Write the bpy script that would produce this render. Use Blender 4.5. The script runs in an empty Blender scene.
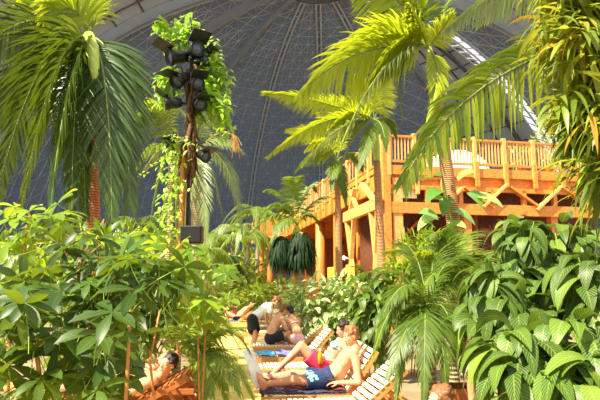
import bpy, bmesh, math
import numpy as np
from mathutils import Vector, Matrix

# ------------------------------------------------------------------ camera, sky, sun, exposure
scn = bpy.context.scene
C = scn.collection
EYE = 1.65
PITCH = math.radians(8.63)
FPX = 560.0
cam_d = bpy.data.cameras.new('camera')
cam_d.sensor_width = 36.0
cam_d.lens = FPX / 600 * 36.0
cam_d.clip_end = 2000
cam_d.clip_start = 0.05
cam = bpy.data.objects.new('camera', cam_d)
C.objects.link(cam)
cam.location = (0, 0, EYE)
cam.rotation_euler = (math.pi / 2 + PITCH, 0, 0)
scn.camera = cam

world = bpy.data.worlds.new('daylight')
scn.world = world
world.use_nodes = True
wn = world.node_tree.nodes
wn['Background'].inputs[0].default_value = (0.93, 0.97, 1.0, 1)
wn['Background'].inputs[1].default_value = 0.85

sun_d = bpy.data.lights.new('sun', 'SUN')
sun_d.energy = 9.5
sun_d.angle = math.radians(0.6)
sun_d.color = (1.0, 0.90, 0.70)
sun = bpy.data.objects.new('sun', sun_d)
C.objects.link(sun)
SUN_TRAVEL = Vector((0.52, 0.36, -0.80))
sun.rotation_euler = SUN_TRAVEL.to_track_quat('-Z', 'Y').to_euler()
sun.location = (-30, -20, 50)

scn.view_settings.view_transform = 'Standard'
scn.view_settings.look = 'None'
scn.view_settings.gamma = 1.0
scn.view_settings.use_curve_mapping = False
scn.view_settings.exposure = 0.6
try:
    scn.cycles.max_bounces = 6
    scn.cycles.transmission_bounces = 4
    scn.cycles.transparent_max_bounces = 6
except Exception:
    pass

# ------------------------------------------------------------------ helpers
rng = np.random.default_rng(7)
Z = np.array([0., 0., 1.])
_f = np.array([0, math.cos(PITCH), math.sin(PITCH)])
_u = np.array([0, -math.sin(PITCH), math.cos(PITCH)])


def P(px, py, d):
    """point of the place seen at a picture position, d metres ahead of the photographer"""
    v = np.array([1., 0, 0]) * (px - 300) / FPX + _u * (200 - py) / FPX + _f
    return np.array([0, 0, EYE]) + v * (d / v[1])


def V(*a):
    return np.array(a, float)


def nrm(a):
    a = np.asarray(a, float)
    return a / np.maximum(np.linalg.norm(a, axis=-1, keepdims=True), 1e-9)


def rad(x):
    return math.radians(x)


def empty(name, loc, rz=0.0):
    o = bpy.data.objects.new(name, None)
    C.objects.link(o)
    o.location = tuple(float(x) for x in loc)
    o.rotation_euler = (0, 0, rz)
    o.empty_display_size = 0.2
    return o


def tag(o, label=None, cat=None, group=None, kind=None):
    if label: o['label'] = label
    if cat: o['category'] = cat
    if group: o['group'] = group
    if kind: o['kind'] = kind
    return o


def thing(name, label, cat, loc=(0, 0, 0), rz=0.0, group=None):
    return tag(empty(name, loc, rz), label, cat, group)


def mesh_obj(name, verts, faces, mats, parent=None, smooth=False, uv=None, rnd=None, mi=None, origin=None):
    """verts (n,3); faces list of tuples or (m,4) array; world coordinates unless the parent is rotated"""
    verts = np.asarray(verts, float).reshape(-1, 3)
    off = np.zeros(3)
    if origin is not None:
        off = np.asarray(origin, float)
        verts = verts - off
    me = bpy.data.meshes.new(name)
    if isinstance(faces, np.ndarray):
        m, k = faces.shape
        me.vertices.add(len(verts))
        me.vertices.foreach_set('co', verts.astype(np.float32).ravel())
        me.loops.add(m * k)
        me.loops.foreach_set('vertex_index', faces.astype(np.int32).ravel())
        me.polygons.add(m)
        me.polygons.foreach_set('loop_start', np.arange(0, m * k, k, dtype=np.int32))
        me.update(calc_edges=True)
        li = faces.ravel()
    else:
        me.from_pydata([tuple(v) for v in verts], [], [tuple(int(i) for i in f) for f in faces])
        li = None
    if not isinstance(mats, (list, tuple)):
        mats = [mats]
    for m_ in mats:
        me.materials.append(m_)
    if uv is not None and li is not None:
        l = me.uv_layers.new(name='leaf')
        l.data.foreach_set('uv', np.asarray(uv, np.float32)[li].ravel())
    if rnd is not None:
        at = me.attributes.new('rnd', 'FLOAT', 'POINT')
        at.data.foreach_set('value', np.asarray(rnd, np.float32))
    if mi is not None:
        me.polygons.foreach_set('material_index', np.asarray(mi, np.int32))
    if smooth:
        me.polygons.foreach_set('use_smooth', np.ones(len(me.polygons), bool))
    me.validate()
    o = bpy.data.objects.new(name, me)
    C.objects.link(o)
    o.location = tuple(off)
    if parent is not None:
        o.parent = parent
    return o


class MB:
    """collects simple solids into one mesh (plain coordinates)"""
    def __init__(s):
        s.v = []; s.f = []; s.n = 0

    def add(s, vs, fs):
        s.v.append(np.asarray(vs, float).reshape(-1, 3))
        s.f += [tuple(i + s.n for i in f) for f in fs]
        s.n += len(s.v[-1])
        return s

    def box(s, c, size, M=None, ch=0.0):
        hx, hy, hz = [x / 2 for x in size]
        k = min(ch, hx * .9, hy * .9, hz * .9)
        if k <= 0:
            vs = np.array([[x, y, z] for x in (-hx, hx) for y in (-hy, hy) for z in (-hz, hz)])
            fs = [(0, 1, 3, 2), (4, 6, 7, 5), (0, 4, 5, 1), (2, 3, 7, 6), (0, 2, 6, 4), (1, 5, 7, 3)]
        else:
            bm = bmesh.new()
            bmesh.ops.create_cube(bm, size=1.0)
            bmesh.ops.scale(bm, vec=(size[0], size[1], size[2]), verts=bm.verts)
            bmesh.ops.bevel(bm, geom=list(bm.edges), offset=k, segments=2, affect='EDGES', profile=.5)
            bm.verts.index_update()
            vs = np.array([v.co[:] for v in bm.verts])
            fs = [tuple(v.index for v in f.verts) for f in bm.faces]
            bm.free()
        if M is not None:
            vs = vs @ np.asarray(M).T
        return s.add(vs + np.asarray(c, float), fs)

    def beam(s, a, b, w, h, up=(0, 0, 1), ch=0.0):
        a = np.asarray(a, float); b = np.asarray(b, float)
        d = b - a; L = np.linalg.norm(d); x = d / L
        up = np.asarray(up, float)
        if abs(np.dot(up, x)) > .98: up = np.array([0, 1., 0]) if abs(x[1]) < .9 else np.array([1., 0, 0])
        y = nrm(np.cross(up, x)); z = np.cross(x, y)
        return s.box((a + b) / 2, (L, w, h), np.stack([x, y, z], 1), ch)

    def tube(s, pts, r, k=6, cap=True):
        pts = np.asarray(pts, float); n = len(pts)
        r = np.broadcast_to(np.asarray(r, float), (n,))
        t = np.gradient(pts, axis=0); t = nrm(t)
        ref = Z if abs(t[0][2]) < .9 else np.array([1., 0, 0])
        u = nrm(np.cross(t[0], ref)); vs = []
        for i in range(n):
            u = nrm(u - t[i] * np.dot(u, t[i])); w = np.cross(t[i], u)
            a = np.arange(k) / k * 2 * math.pi
            vs.append(pts[i] + r[i] * (np.cos(a)[:, None] * u + np.sin(a)[:, None] * w))
        vs = np.concatenate(vs)
        fs = [(i * k + j, i * k + (j + 1) % k, (i + 1) * k + (j + 1) % k, (i + 1) * k + j) for i in range(n - 1) for j in range(k)]
        if cap:
            fs += [tuple(range(k - 1, -1, -1)), tuple(range((n - 1) * k, n * k))]
        return s.add(vs, fs)

    def lathe(s, prof, c=(0, 0, 0), k=16, M=None):
        prof = np.asarray(prof, float); n = len(prof); a = np.arange(k) / k * 2 * math.pi
        vs = np.concatenate([np.stack([r * np.cos(a), r * np.sin(a), np.full(k, z)], 1) for r, z in prof])
        if M is not None: vs = vs @ np.asarray(M).T
        fs = [(i * k + j, i * k + (j + 1) % k, (i + 1) * k + (j + 1) % k, (i + 1) * k + j) for i in range(n - 1) for j in range(k)]
        fs += [tuple(range(k - 1, -1, -1)), tuple(range((n - 1) * k, n * k))]
        return s.add(vs + np.asarray(c, float), fs)

    def ell(s, c, r, M=None, nu=14, nv=9):
        vs = []; fs = []
        r = np.broadcast_to(np.asarray(r, float), (3,))
        for i in range(nv + 1):
            th = math.pi * i / nv
            for j in range(nu):
                ph = 2 * math.pi * j / nu
                vs.append((math.sin(th) * math.cos(ph), math.sin(th) * math.sin(ph), math.cos(th)))
        vs = np.array(vs) * r
        if M is not None: vs = vs @ np.asarray(M).T
        for i in range(nv):
            for j in range(nu):
                a, b, c_, d = i * nu + j, i * nu + (j + 1) % nu, (i + 1) * nu + (j + 1) % nu, (i + 1) * nu + j
                fs.append((a, d, c_, b))
        return s.add(vs + np.asarray(c, float), fs)

    def build(s, name, mat, parent=None, smooth=False, origin=None):
        return mesh_obj(name, np.concatenate(s.v), s.f, mat, parent, smooth, origin=origin)


def copy_tree(o, parent=None):
    c = o.copy(); C.objects.link(c)
    if parent is not None:
        c.parent = parent
    for ch in list(o.children):
        copy_tree(ch, c)
    return c


# ------------------------------------------------------------------ materials
def new_mat(name):
    m = bpy.data.materials.new(name); m.use_nodes = True
    nt = m.node_tree
    return m, nt, nt.nodes, nt.nodes['Principled BSDF']


def lin(c):
    return tuple(((x / 255) / 12.92 if x / 255 <= .04045 else ((x / 255 + .055) / 1.055) ** 2.4) for x in c) + (1,)


def noise_mat(name, c1, c2, scale=8.0, rough=.6, bump=0.0, stretch=(1, 1, 1), detail=4, metal=0.0, spec=.4):
    m, nt, N, b = new_mat(name)
    tc = N.new('ShaderNodeTexCoord'); mp = N.new('ShaderNodeMapping'); mp.inputs['Scale'].default_value = stretch
    nz = N.new('ShaderNodeTexNoise'); nz.inputs['Scale'].default_value = scale; nz.inputs['Detail'].default_value = detail
    rp = N.new('ShaderNodeValToRGB')
    rp.color_ramp.elements[0].position = .3; rp.color_ramp.elements[1].position = .7
    rp.color_ramp.elements[0].color = lin(c1); rp.color_ramp.elements[1].color = lin(c2)
    L = nt.links.new
    L(tc.outputs['Object'], mp.inputs[0]); L(mp.outputs[0], nz.inputs['Vector']); L(nz.outputs['Fac'], rp.inputs[0])
    L(rp.outputs[0], b.inputs['Base Color'])
    b.inputs['Roughness'].default_value = rough; b.inputs['Metallic'].default_value = metal
    b.inputs['Specular IOR Level'].default_value = spec
    if bump:
        bp = N.new('ShaderNodeBump'); bp.inputs['Strength'].default_value = bump; bp.inputs['Distance'].default_value = .02
        L(nz.outputs['Fac'], bp.inputs['Height']); L(bp.outputs[0], b.inputs['Normal'])
    return m


def leaf_mat(name, c1, c2, c3=None, trans=.4, tcol=None, rough=.42, spec=.45, vein=None, vein_n=9.0, vein_amt=.5, edge=None):
    """leaf colour from c1 to c2 (to c3) by plant variation; midrib and side veins follow the blade"""
    m, nt, N, b = new_mat(name)
    L = nt.links.new
    at = N.new('ShaderNodeAttribute'); at.attribute_name = 'rnd'
    rp = N.new('ShaderNodeValToRGB'); e = rp.color_ramp.elements
    e[0].color = lin(c1); e[1].color = lin(c2)
    if c3 is not None:
        e[1].position = .62
        x = e.new(1.0); x.color = lin(c3)
    L(at.outputs['Fac'], rp.inputs[0])
    col = rp.outputs[0]
    uv = N.new('ShaderNodeUVMap'); uv.uv_map = 'leaf'
    if vein is not None:
        sp = N.new('ShaderNodeSeparateXYZ'); L(uv.outputs[0], sp.inputs[0])
        a = N.new('ShaderNodeMath'); a.operation = 'SUBTRACT'; a.inputs[1].default_value = .5; L(sp.outputs[0], a.inputs[0])
        ab = N.new('ShaderNodeMath'); ab.operation = 'ABSOLUTE'; L(a.outputs[0], ab.inputs[0])
        ml = N.new('ShaderNodeMath'); ml.operation = 'MULTIPLY_ADD'; L(ab.outputs[0], ml.inputs[0]); ml.inputs[1].default_value = -.45; L(sp.outputs[1], ml.inputs[2])
        mu = N.new('ShaderNodeMath'); mu.operation = 'MULTIPLY'; mu.inputs[1].default_value = vein_n; L(ml.outputs[0], mu.inputs[0])
        fr = N.new('ShaderNodeMath'); fr.operation = 'FRACT'; L(mu.outputs[0], fr.inputs[0])
        lt = N.new('ShaderNodeMath'); lt.operation = 'LESS_THAN'; lt.inputs[1].default_value = .24; L(fr.outputs[0], lt.inputs[0])
        mr = N.new('ShaderNodeMath'); mr.operation = 'LESS_THAN'; mr.inputs[1].default_value = .035; L(ab.outputs[0], mr.inputs[0])
        mx = N.new('ShaderNodeMath'); mx.operation = 'MAXIMUM'; L(lt.outputs[0], mx.inputs[0]); L(mr.outputs[0], mx.inputs[1])
        am = N.new('ShaderNodeMath'); am.operation = 'MULTIPLY'; am.inputs[1].default_value = vein_amt; L(mx.outputs[0], am.inputs[0])
        mc = N.new('ShaderNodeMix'); mc.data_type = 'RGBA'
        L(am.outputs[0], mc.inputs['Factor']); L(col, mc.inputs[6]); mc.inputs[7].default_value = lin(vein)
        col = mc.outputs[2]
    if edge is not None:
        tcn = N.new('ShaderNodeTexCoord'); nz = N.new('ShaderNodeTexNoise'); nz.inputs['Scale'].default_value = edge[1]
        L(tcn.outputs['Object'], nz.inputs['Vector'])
        th = N.new('ShaderNodeMath'); th.operation = 'GREATER_THAN'; th.inputs[1].default_value = edge[2]; L(nz.outputs['Fac'], th.inputs[0])
        mc2 = N.new('ShaderNodeMix'); mc2.data_type = 'RGBA'
        L(th.outputs[0], mc2.inputs['Factor']); L(col, mc2.inputs[6]); mc2.inputs[7].default_value = lin(edge[0])
        col = mc2.outputs[2]
    L(col, b.inputs['Base Color'])
    b.inputs['Roughness'].default_value = rough
    b.inputs['Specular IOR Level'].default_value = spec
    tr = N.new('ShaderNodeBsdfTranslucent')
    hs = N.new('ShaderNodeMix'); hs.data_type = 'RGBA'; hs.inputs['Factor'].default_value = .5
    L(col, hs.inputs[6]); hs.inputs[7].default_value = lin(tcol or (190, 205, 40))
    L(hs.outputs[2], tr.inputs[0])
    mix = N.new('ShaderNodeMixShader'); mix.inputs[0].default_value = trans
    out = N['Material Output']
    L(b.outputs[0], mix.inputs[1]); L(tr.outputs[0], mix.inputs[2]); L(mix.outputs[0], out.inputs[0])
    return m


def wood_mat(name, c1, c2, rough=.55, scale=3.0, stretch=(14, 14, .8)):
    return noise_mat(name, c1, c2, scale, rough, .15, stretch, 5)


M = {}
M['wood_deck'] = wood_mat('orange_timber', (206, 118, 40), (226, 150, 66), stretch=(3, 3, 3))
M['wood_pale'] = wood_mat('pale_timber', (220, 150, 74), (234, 180, 108), stretch=(3, 3, 3))
M['wood_shaded'] = wood_mat('shaded_brown_timber', (84, 42, 18), (112, 60, 26), stretch=(3, 3, 3))  # brown timber, darkened to carry the shade of the recesses
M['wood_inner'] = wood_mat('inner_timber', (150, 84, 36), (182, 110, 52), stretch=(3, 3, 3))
M['wood_log'] = wood_mat('round_log', (196, 112, 44), (226, 148, 70))
M['wood_lounger'] = wood_mat('lounger_timber', (196, 132, 66), (224, 164, 96), stretch=(1, 12, 12))
M['wood_slat'] = wood_mat('sunlit_pale_slat', (232, 216, 182), (246, 236, 210), stretch=(8, 1, 8))  # pale wood, lifted towards white for sun glare on the slats
M['wood_red'] = wood_mat('red_brown_timber', (150, 80, 34), (184, 108, 52), stretch=(1, 8, 8))
M['yellow_wall'] = noise_mat('yellow_paint', (236, 186, 40), (246, 204, 70), 3, .7)
M['cream'] = noise_mat('cream_panel', (226, 214, 180), (238, 228, 200), 3, .7)
M['black_metal'] = noise_mat('black_metal', (22, 22, 24), (38, 38, 40), 12, .45)
M['grey_metal'] = noise_mat('grey_metal', (120, 122, 124), (150, 152, 156), 12, .4, metal=.6)
M['lamp_glass'] = noise_mat('lamp_glass', (70, 76, 84), (100, 106, 114), 10, .15)
M['lamp_shade'] = noise_mat('enamel_shade', (236, 226, 200), (246, 238, 220), 6, .35)
M['canvas'] = noise_mat('white_canvas', (236, 236, 232), (248, 248, 246), 6, .8)
M['bark_palm'] = None
M['skin'] = noise_mat('skin_light', (208, 146, 108), (222, 166, 130), 9, .5)
M['skin_red'] = noise_mat('skin_tanned', (204, 138, 102), (218, 156, 120), 9, .5)
M['hair_brown'] = noise_mat('brown_hair', (96, 60, 34), (150, 100, 58), 40, .55, .5)
M['hair_blond'] = noise_mat('sandy_hair', (100, 62, 32), (166, 116, 64), 40, .55, .5)
M['hair_dark'] = noise_mat('dark_hair', (30, 22, 20), (58, 42, 36), 40, .5, .5)
M['eye'] = noise_mat('eye_white', (220, 214, 206), (232, 228, 222), 5, .3)
M['iris'] = noise_mat('dark_iris', (38, 30, 26), (58, 44, 36), 5, .3)
M['lip'] = noise_mat('lips', (178, 96, 82), (190, 108, 92), 9, .5)
M['navy'] = noise_mat('navy_fabric', (26, 34, 60), (44, 54, 88), 20, .85)
M['shorts_blue'] = noise_mat('blue_print_fabric', (26, 38, 76), (42, 60, 104), 14, .85)
M['print_light'] = noise_mat('light_print', (96, 164, 204), (140, 196, 222), 14, .85)
M['pink'] = noise_mat('red_pink_fabric', (226, 46, 84), (240, 70, 104), 12, .85)
M['bluewhite'] = noise_mat('blue_white_print', (66, 92, 160), (214, 220, 236), 32, .85)
M['pinkwhite'] = noise_mat('pink_white_print', (236, 130, 160), (244, 226, 226), 32, .85)
M['black_fabric'] = noise_mat('black_fabric', (20, 20, 24), (40, 40, 46), 20, .85)
M['white_fabric'] = noise_mat('white_fabric', (232, 232, 228), (246, 246, 244), 20, .85)
M['red_fabric'] = noise_mat('red_fabric', (176, 22, 34), (206, 40, 50), 18, .85)
M['towel_dark'] = noise_mat('dark_towel', (36, 36, 50), (66, 64, 84), 30, .95, .5)
M['towel_stripe'] = noise_mat('maroon_band', (120, 34, 40), (146, 50, 52), 30, .95, .5)
M['towel_blue'] = noise_mat('blue_violet_towel', (74, 82, 168), (120, 124, 204), 16, .95, .5)
M['towel_cyan'] = noise_mat('cyan_towel', (60, 150, 200), (110, 190, 226), 16, .95, .5)
M['towel_white'] = noise_mat('white_towel', (222, 228, 224), (242, 244, 240), 26, .95, .6)
M['orange_drink'] = noise_mat('orange_drink', (240, 140, 20), (248, 168, 40), 5, .15)
M['bottle_blue'] = noise_mat('pale_blue_plastic', (170, 206, 226), (206, 228, 240), 5, .15)
M['terracotta'] = noise_mat('terracotta', (164, 76, 40), (190, 98, 56), 14, .8)
M['soil'] = noise_mat('soil', (70, 52, 36), (100, 76, 52), 20, .95)


def trunk_mat(name, c1, c2, rings=14.0):
    m, nt, N, b = new_mat(name); L = nt.links.new
    tc = N.new('ShaderNodeTexCoord'); wv = N.new('ShaderNodeTexWave')
    wv.bands_direction = 'Z'; wv.inputs['Scale'].default_value = rings / 6.28; wv.inputs['Distortion'].default_value = 2.0
    wv.inputs['Detail'].default_value = 3
    rp = N.new('ShaderNodeValToRGB'); rp.color_ramp.elements[0].color = lin(c1); rp.color_ramp.elements[1].color = lin(c2)
    rp.color_ramp.elements[0].position = .1; rp.color_ramp.elements[1].position = .6
    L(tc.outputs['Object'], wv.inputs['Vector']); L(wv.outputs['Fac'], rp.inputs[0]); L(rp.outputs[0], b.inputs['Base Color'])
    bp = N.new('ShaderNodeBump'); bp.inputs['Strength'].default_value = .5; bp.inputs['Distance'].default_value = .03
    L(wv.outputs['Fac'], bp.inputs['Height']); L(bp.outputs[0], b.inputs['Normal'])
    b.inputs['Roughness'].default_value = .75
    return m


M['bark_orange'] = trunk_mat('ringed_orange_bark', (150, 78, 36), (196, 116, 62), 40)
M['bark_brown'] = trunk_mat('ringed_brown_bark', (120, 78, 44), (196, 142, 88), 50)
M['bark_grey'] = trunk_mat('ringed_grey_bark', (120, 106, 78), (178, 160, 120), 36)
M['bark_rough'] = noise_mat('rough_bark', (58, 40, 28), (128, 88, 54), 22, .9, .9)
M['stem_green'] = noise_mat('green_stem', (120, 150, 50), (168, 190, 80), 10, .5)
M['stem_brown'] = noise_mat('brown_stem', (150, 96, 46), (196, 136, 70), 16, .7)
M['shaft'] = noise_mat('crownshaft', (160, 176, 72), (196, 206, 100), 5, .4, stretch=(6, 6, .6))
M['rachis'] = noise_mat('frond_midrib', (98, 118, 44), (136, 150, 66), 6, .45)
M['flower'] = noise_mat('orange_flower_stalk', (176, 124, 60), (206, 158, 90), 20, .7)

M['palm_dark'] = leaf_mat('dark_palm_leaflet', (38, 62, 18), (66, 94, 28), (112, 136, 40), trans=.24, tcol=(170, 190, 30), rough=.35)
M['palm_yellow'] = leaf_mat('yellow_green_leaflet', (118, 142, 26), (166, 180, 36), (206, 208, 60), trans=.5, tcol=(220, 226, 40), rough=.4)
M['palm_mid'] = leaf_mat('green_palm_leaflet', (58, 86, 26), (104, 130, 40), (166, 178, 62), trans=.42, tcol=(180, 205, 50))
M['palm_grey'] = leaf_mat('grey_green_leaflet', (96, 118, 74), (130, 148, 88), (168, 172, 110), trans=.38, tcol=(180, 190, 90))
M['palm_weep'] = leaf_mat('dark_hanging_leaf', (22, 42, 24), (36, 62, 32), (62, 92, 44), trans=.2, tcol=(90, 130, 40), rough=.6, spec=.2)
M['pachira'] = leaf_mat('glossy_palmate_leaf', (28, 56, 16), (58, 88, 26), (120, 142, 44), trans=.27, tcol=(180, 200, 40), rough=.42, spec=.28, vein=(140, 170, 80), vein_n=11, vein_amt=.16)
M['bright_leaf'] = leaf_mat('bright_yellow_leaf', (70, 110, 24), (120, 156, 36), (190, 202, 56), trans=.5, tcol=(215, 225, 50), rough=.4)
M['calathea'] = leaf_mat('striped_leaf', (32, 58, 16), (62, 94, 26), (116, 140, 48), trans=.22, tcol=(170, 205, 60), rough=.45, spec=.28, vein=(170, 186, 96), vein_n=12, vein_amt=.38)
M['pale_bush'] = leaf_mat('pale_variegated_leaf', (44, 78, 28), (120, 150, 70), (214, 222, 160), trans=.35, tcol=(170, 200, 80), vein=(190, 208, 130), vein_n=8, vein_amt=.35)
M['dracaena'] = leaf_mat('strap_leaf', (70, 100, 28), (136, 156, 50), (206, 128, 44), trans=.42, tcol=(224, 214, 60), rough=.4)
M['fern'] = leaf_mat('fern_leaf', (120, 168, 40), (160, 200, 56), (196, 220, 70), trans=.5, tcol=(200, 225, 50))
M['big_leaf'] = leaf_mat('broad_climber_leaf', (70, 120, 48), (120, 164, 76), (172, 200, 110), trans=.35, rough=.3, spec=.6)
M['far_leaf'] = leaf_mat('distant_leaf', (56, 84, 28), (108, 134, 48), (172, 184, 80), trans=.4)
M['red_leaf'] = leaf_mat('red_brown_leaf', (84, 50, 38), (120, 70, 48), (150, 96, 60), trans=.3, tcol=(190, 110, 60))

# ------------------------------------------------------------------ leaf tools
PROFS = {
    'lance': lambda t: np.sin(math.pi * np.clip(t, 0, 1) ** .75) ** .8 * (1 - .15 * t) + .015,
    'ovate': lambda t: (np.sin(math.pi * np.clip(t * .97 + .03, 0, 1) ** .62)) ** .9 + .015,
    'obov': lambda t: (np.sin(math.pi * np.clip(t, 0, 1) ** 1.25)) ** .85 + .015,
    'strap': lambda t: np.minimum(1, (1 - t) * 2.2) * (.55 + .45 * np.minimum(1, t * 5)) + .03,
    'heart': lambda t: (np.sin(math.pi * np.clip(t * .9 + .1, 0, 1) ** .5)) ** .8 + .01,
}


def leaf_batch(B, D, U, L, W, droop, fold=.2, N=4, prof='lance'):
    B = np.asarray(B, float); m = len(B)
    d = nrm(np.asarray(D, float)); U = np.asarray(U, float)
    L = np.broadcast_to(L, (m,)).astype(float)[:, None]; W = np.broadcast_to(W, (m,)).astype(float)[:, None]
    dr = np.broadcast_to(droop, (m,)).astype(float)[:, None]
    out = np.zeros((m, N + 1, 3, 3)); p = B.copy(); n = U
    f = PROFS[prof]
    for i in range(N + 1):
        t = i / N
        s = nrm(np.cross(d, n)); n = nrm(np.cross(s, d))
        w = W * float(f(np.float64(t))) / 2
        out[:, i, 1] = p
        out[:, i, 0] = p - s * w + n * w * fold
        out[:, i, 2] = p + s * w + n * w * fold
        if i < N:
            d = nrm(d - Z * dr / N)
            p = p + d * L / N
    k = (N + 1) * 3
    a = []
    for i in range(N):
        for j in range(2):
            a.append((i * 3 + j, i * 3 + j + 1, (i + 1) * 3 + j + 1, (i + 1) * 3 + j))
    a = np.array(a)
    faces = (a[None] + (np.arange(m) * k)[:, None, None]).reshape(-1, 4)
    uv = np.zeros((N + 1, 3, 2)); uv[:, :, 0] = [0, .5, 1]; uv[:, :, 1] = np.linspace(0, 1, N + 1)[:, None]
    uv = np.tile(uv.reshape(-1, 2), (m, 1))
    return out.reshape(-1, 3), faces, uv


class Foliage:
    def __init__(s):
        s.v = []; s.f = []; s.uv = []; s.r = []; s.mi = []; s.n = 0

    def add(s, vfu, rnd, mi=0):
        v, f, uv = vfu
        m = len(rnd); k = len(v) // m
        s.v.append(v); s.f.append(f + s.n); s.uv.append(uv); s.r.append(np.repeat(rnd, k)); s.mi.append(np.full(len(f), mi))
        s.n += len(v)

    def tube(s, pts, r, mi=1, k=5):
        mb = MB().tube(pts, r, k, cap=False)
        v = np.concatenate(mb.v); f = np.array(mb.f)
        s.v.append(v); s.f.append(f + s.n); s.uv.append(np.zeros((len(v), 2))); s.r.append(np.full(len(v), .5)); s.mi.append(np.full(len(f), mi))
        s.n += len(v)

    def build(s, name, mats, parent=None, origin=None):
        return mesh_obj(name, np.concatenate(s.v), np.concatenate(s.f), mats, parent, True, np.concatenate(s.uv), np.concatenate(s.r), np.concatenate(s.mi), origin)


def loc_of(parent):
    return np.array(parent.location) if parent is not None else np.zeros(3)


def bez(p0, p1, p2, t):
    t = np.asarray(t)[:, None]
    return (1 - t) ** 2 * p0 + 2 * t * (1 - t) * p1 + t ** 2 * p2


def frond(parent, p0, p1, p2, n=38, ll=.5, lw=.03, mat='palm_mid', droop=.8, raise_=.25, t0=.14, ang=(68, 22), r0=.02, N=3, base_rnd=.5, var=.35, side=1, stalk='rachis', roll=0):
    """one pinnate palm leaf: arching midrib with a row of leaflets on each side"""
    o = loc_of(parent)
    p0, p1, p2 = [np.asarray(x, float) - o for x in (p0, p1, p2)]
    fo = Foliage()
    tt = np.linspace(0, 1, 12)
    fo.tube(bez(p0, p1, p2, tt), r0 * (1 - .8 * tt) + .002)
    t = np.linspace(t0, .995, n)
    q = bez(p0, p1, p2, t)
    T = nrm(2 * (1 - t)[:, None] * (p1 - p0) + 2 * t[:, None] * (p2 - p1))
    S = np.cross(p1 - p0, p2 - p0)
    if np.linalg.norm(S) < .02: S = np.cross(p2 - p0, Z)
    S = nrm(np.broadcast_to(nrm(S), T.shape))
    # turn the two leaflet rows so that they lie as flat as the arch lets them
    flat = np.cross(T, Z); w = np.linalg.norm(flat, axis=1, keepdims=True)
    flat = np.where((flat * S).sum(1, keepdims=True) < 0, -flat, flat)
    S = nrm(S * .5 + nrm(flat) * np.minimum(w, 1) * .5)
    Nn = np.cross(S, T)
    Nn = Nn * np.where(Nn[:, 2:3] < 0, -1, 1)
    if roll:
        cr_, sr_ = math.cos(rad(roll)), math.sin(rad(roll))
        S, Nn = S * cr_ + Nn * sr_, Nn * cr_ - S * sr_
        Nn = Nn * np.where((Nn * V(0, -1, .6)).sum(1, keepdims=True) < 0, -1, 1)
    a = np.radians(ang[0] + (ang[1] - ang[0]) * t)
    lenp = ll * (.55 + .45 * np.sin(math.pi * np.clip(t * 1.05, 0, 1) ** .8)) * (1 - .45 * np.clip((t - .6) / .4, 0, 1))
    for sg in (-1, 1):
        k = n
        aa = a + rng.normal(0, .07, k)
        rs = raise_ + rng.normal(0, .08, k)
        D = T * np.cos(aa)[:, None] + (sg * S * np.cos(rs)[:, None] + Nn * np.sin(rs)[:, None]) * np.sin(aa)[:, None]
        L = lenp * rng.uniform(.88, 1.08, k)
        rr = np.clip(base_rnd + rng.normal(0, var * .35, k), 0, 1)
        fo.add(leaf_batch(q, D, Nn, L, lw, droop * rng.uniform(.75, 1.25, k), .15, N, 'strap'), rr)
    return fo.build('frond', [M[mat], M[stalk]], parent)


def palm(label, base, crown, fronds, mat='palm_mid', bark='bark_brown', r=(.11, .07), shaft=0.0, bend=None, group=None, name='palm_tree', cat='palm tree', shaft_r=None, **kw):
    """base and crown are points; fronds is a list of (control, tip[, extra settings])"""
    base = np.asarray(base, float); crown = np.asarray(crown, float)
    t = thing(name, label, cat, base, 0, group)
    o = base
    mid = (base + crown) / 2 + (np.asarray(bend, float) if bend is not None else 0)
    tt = np.linspace(0, 1, 22)
    c = bez(base, mid, crown, tt) - o
    H = np.linalg.norm(crown - base)
    ts = 1 - shaft / H
    k = tt <= ts + .02
    rr = r[0] + (r[1] - r[0]) * tt
    rr = rr * (1 + .035 * (np.arange(22) % 2))
    MB().tube(c[k], rr[k], 10).build('trunk', M[bark], t, True)
    if shaft:
        s_ = np.linspace(ts, 1, 7); sr = (shaft_r or r[1] * 1.5) * np.array([.9, 1.1, 1.1, 1.0, .85, .65, .4])
        MB().tube(bez(base, mid, crown, s_) - o, sr, 10).build('crownshaft', M['shaft'], t, True)
    for f in fronds:
        k2 = dict(kw)
        k2['mat'] = mat
        if len(f) > 2: k2.update(f[2])
        frond(t, crown + rng.normal(0, .02, 3), f[0], f[1], **k2)
    return t


def auto_fronds(crown, n, length, rise=.5, drop=.5, a0=0.0, jit=.2, lrange=(.8, 1.1), arc=(0, 360)):
    out = []
    for i in range(n):
        a = rad(arc[0]) + (i / n) * rad(arc[1] - arc[0]) + a0 + rng.normal(0, jit)
        L = length * rng.uniform(*lrange); e = rise * rng.uniform(.4, 1.4); dz = drop * rng.uniform(.3, 1.5)
        h = V(math.cos(a), math.sin(a), 0)
        out.append((crown + h * L * .45 + Z * L * e, crown + h * L * .95 - Z * L * dz))
    return out


def on_ground(p):
    return V(p[0], p[1], 0)


def rand_dirs(n, up=0.0):
    d = rng.normal(size=(n, 3)); d[:, 2] += up
    return nrm(d)


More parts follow.
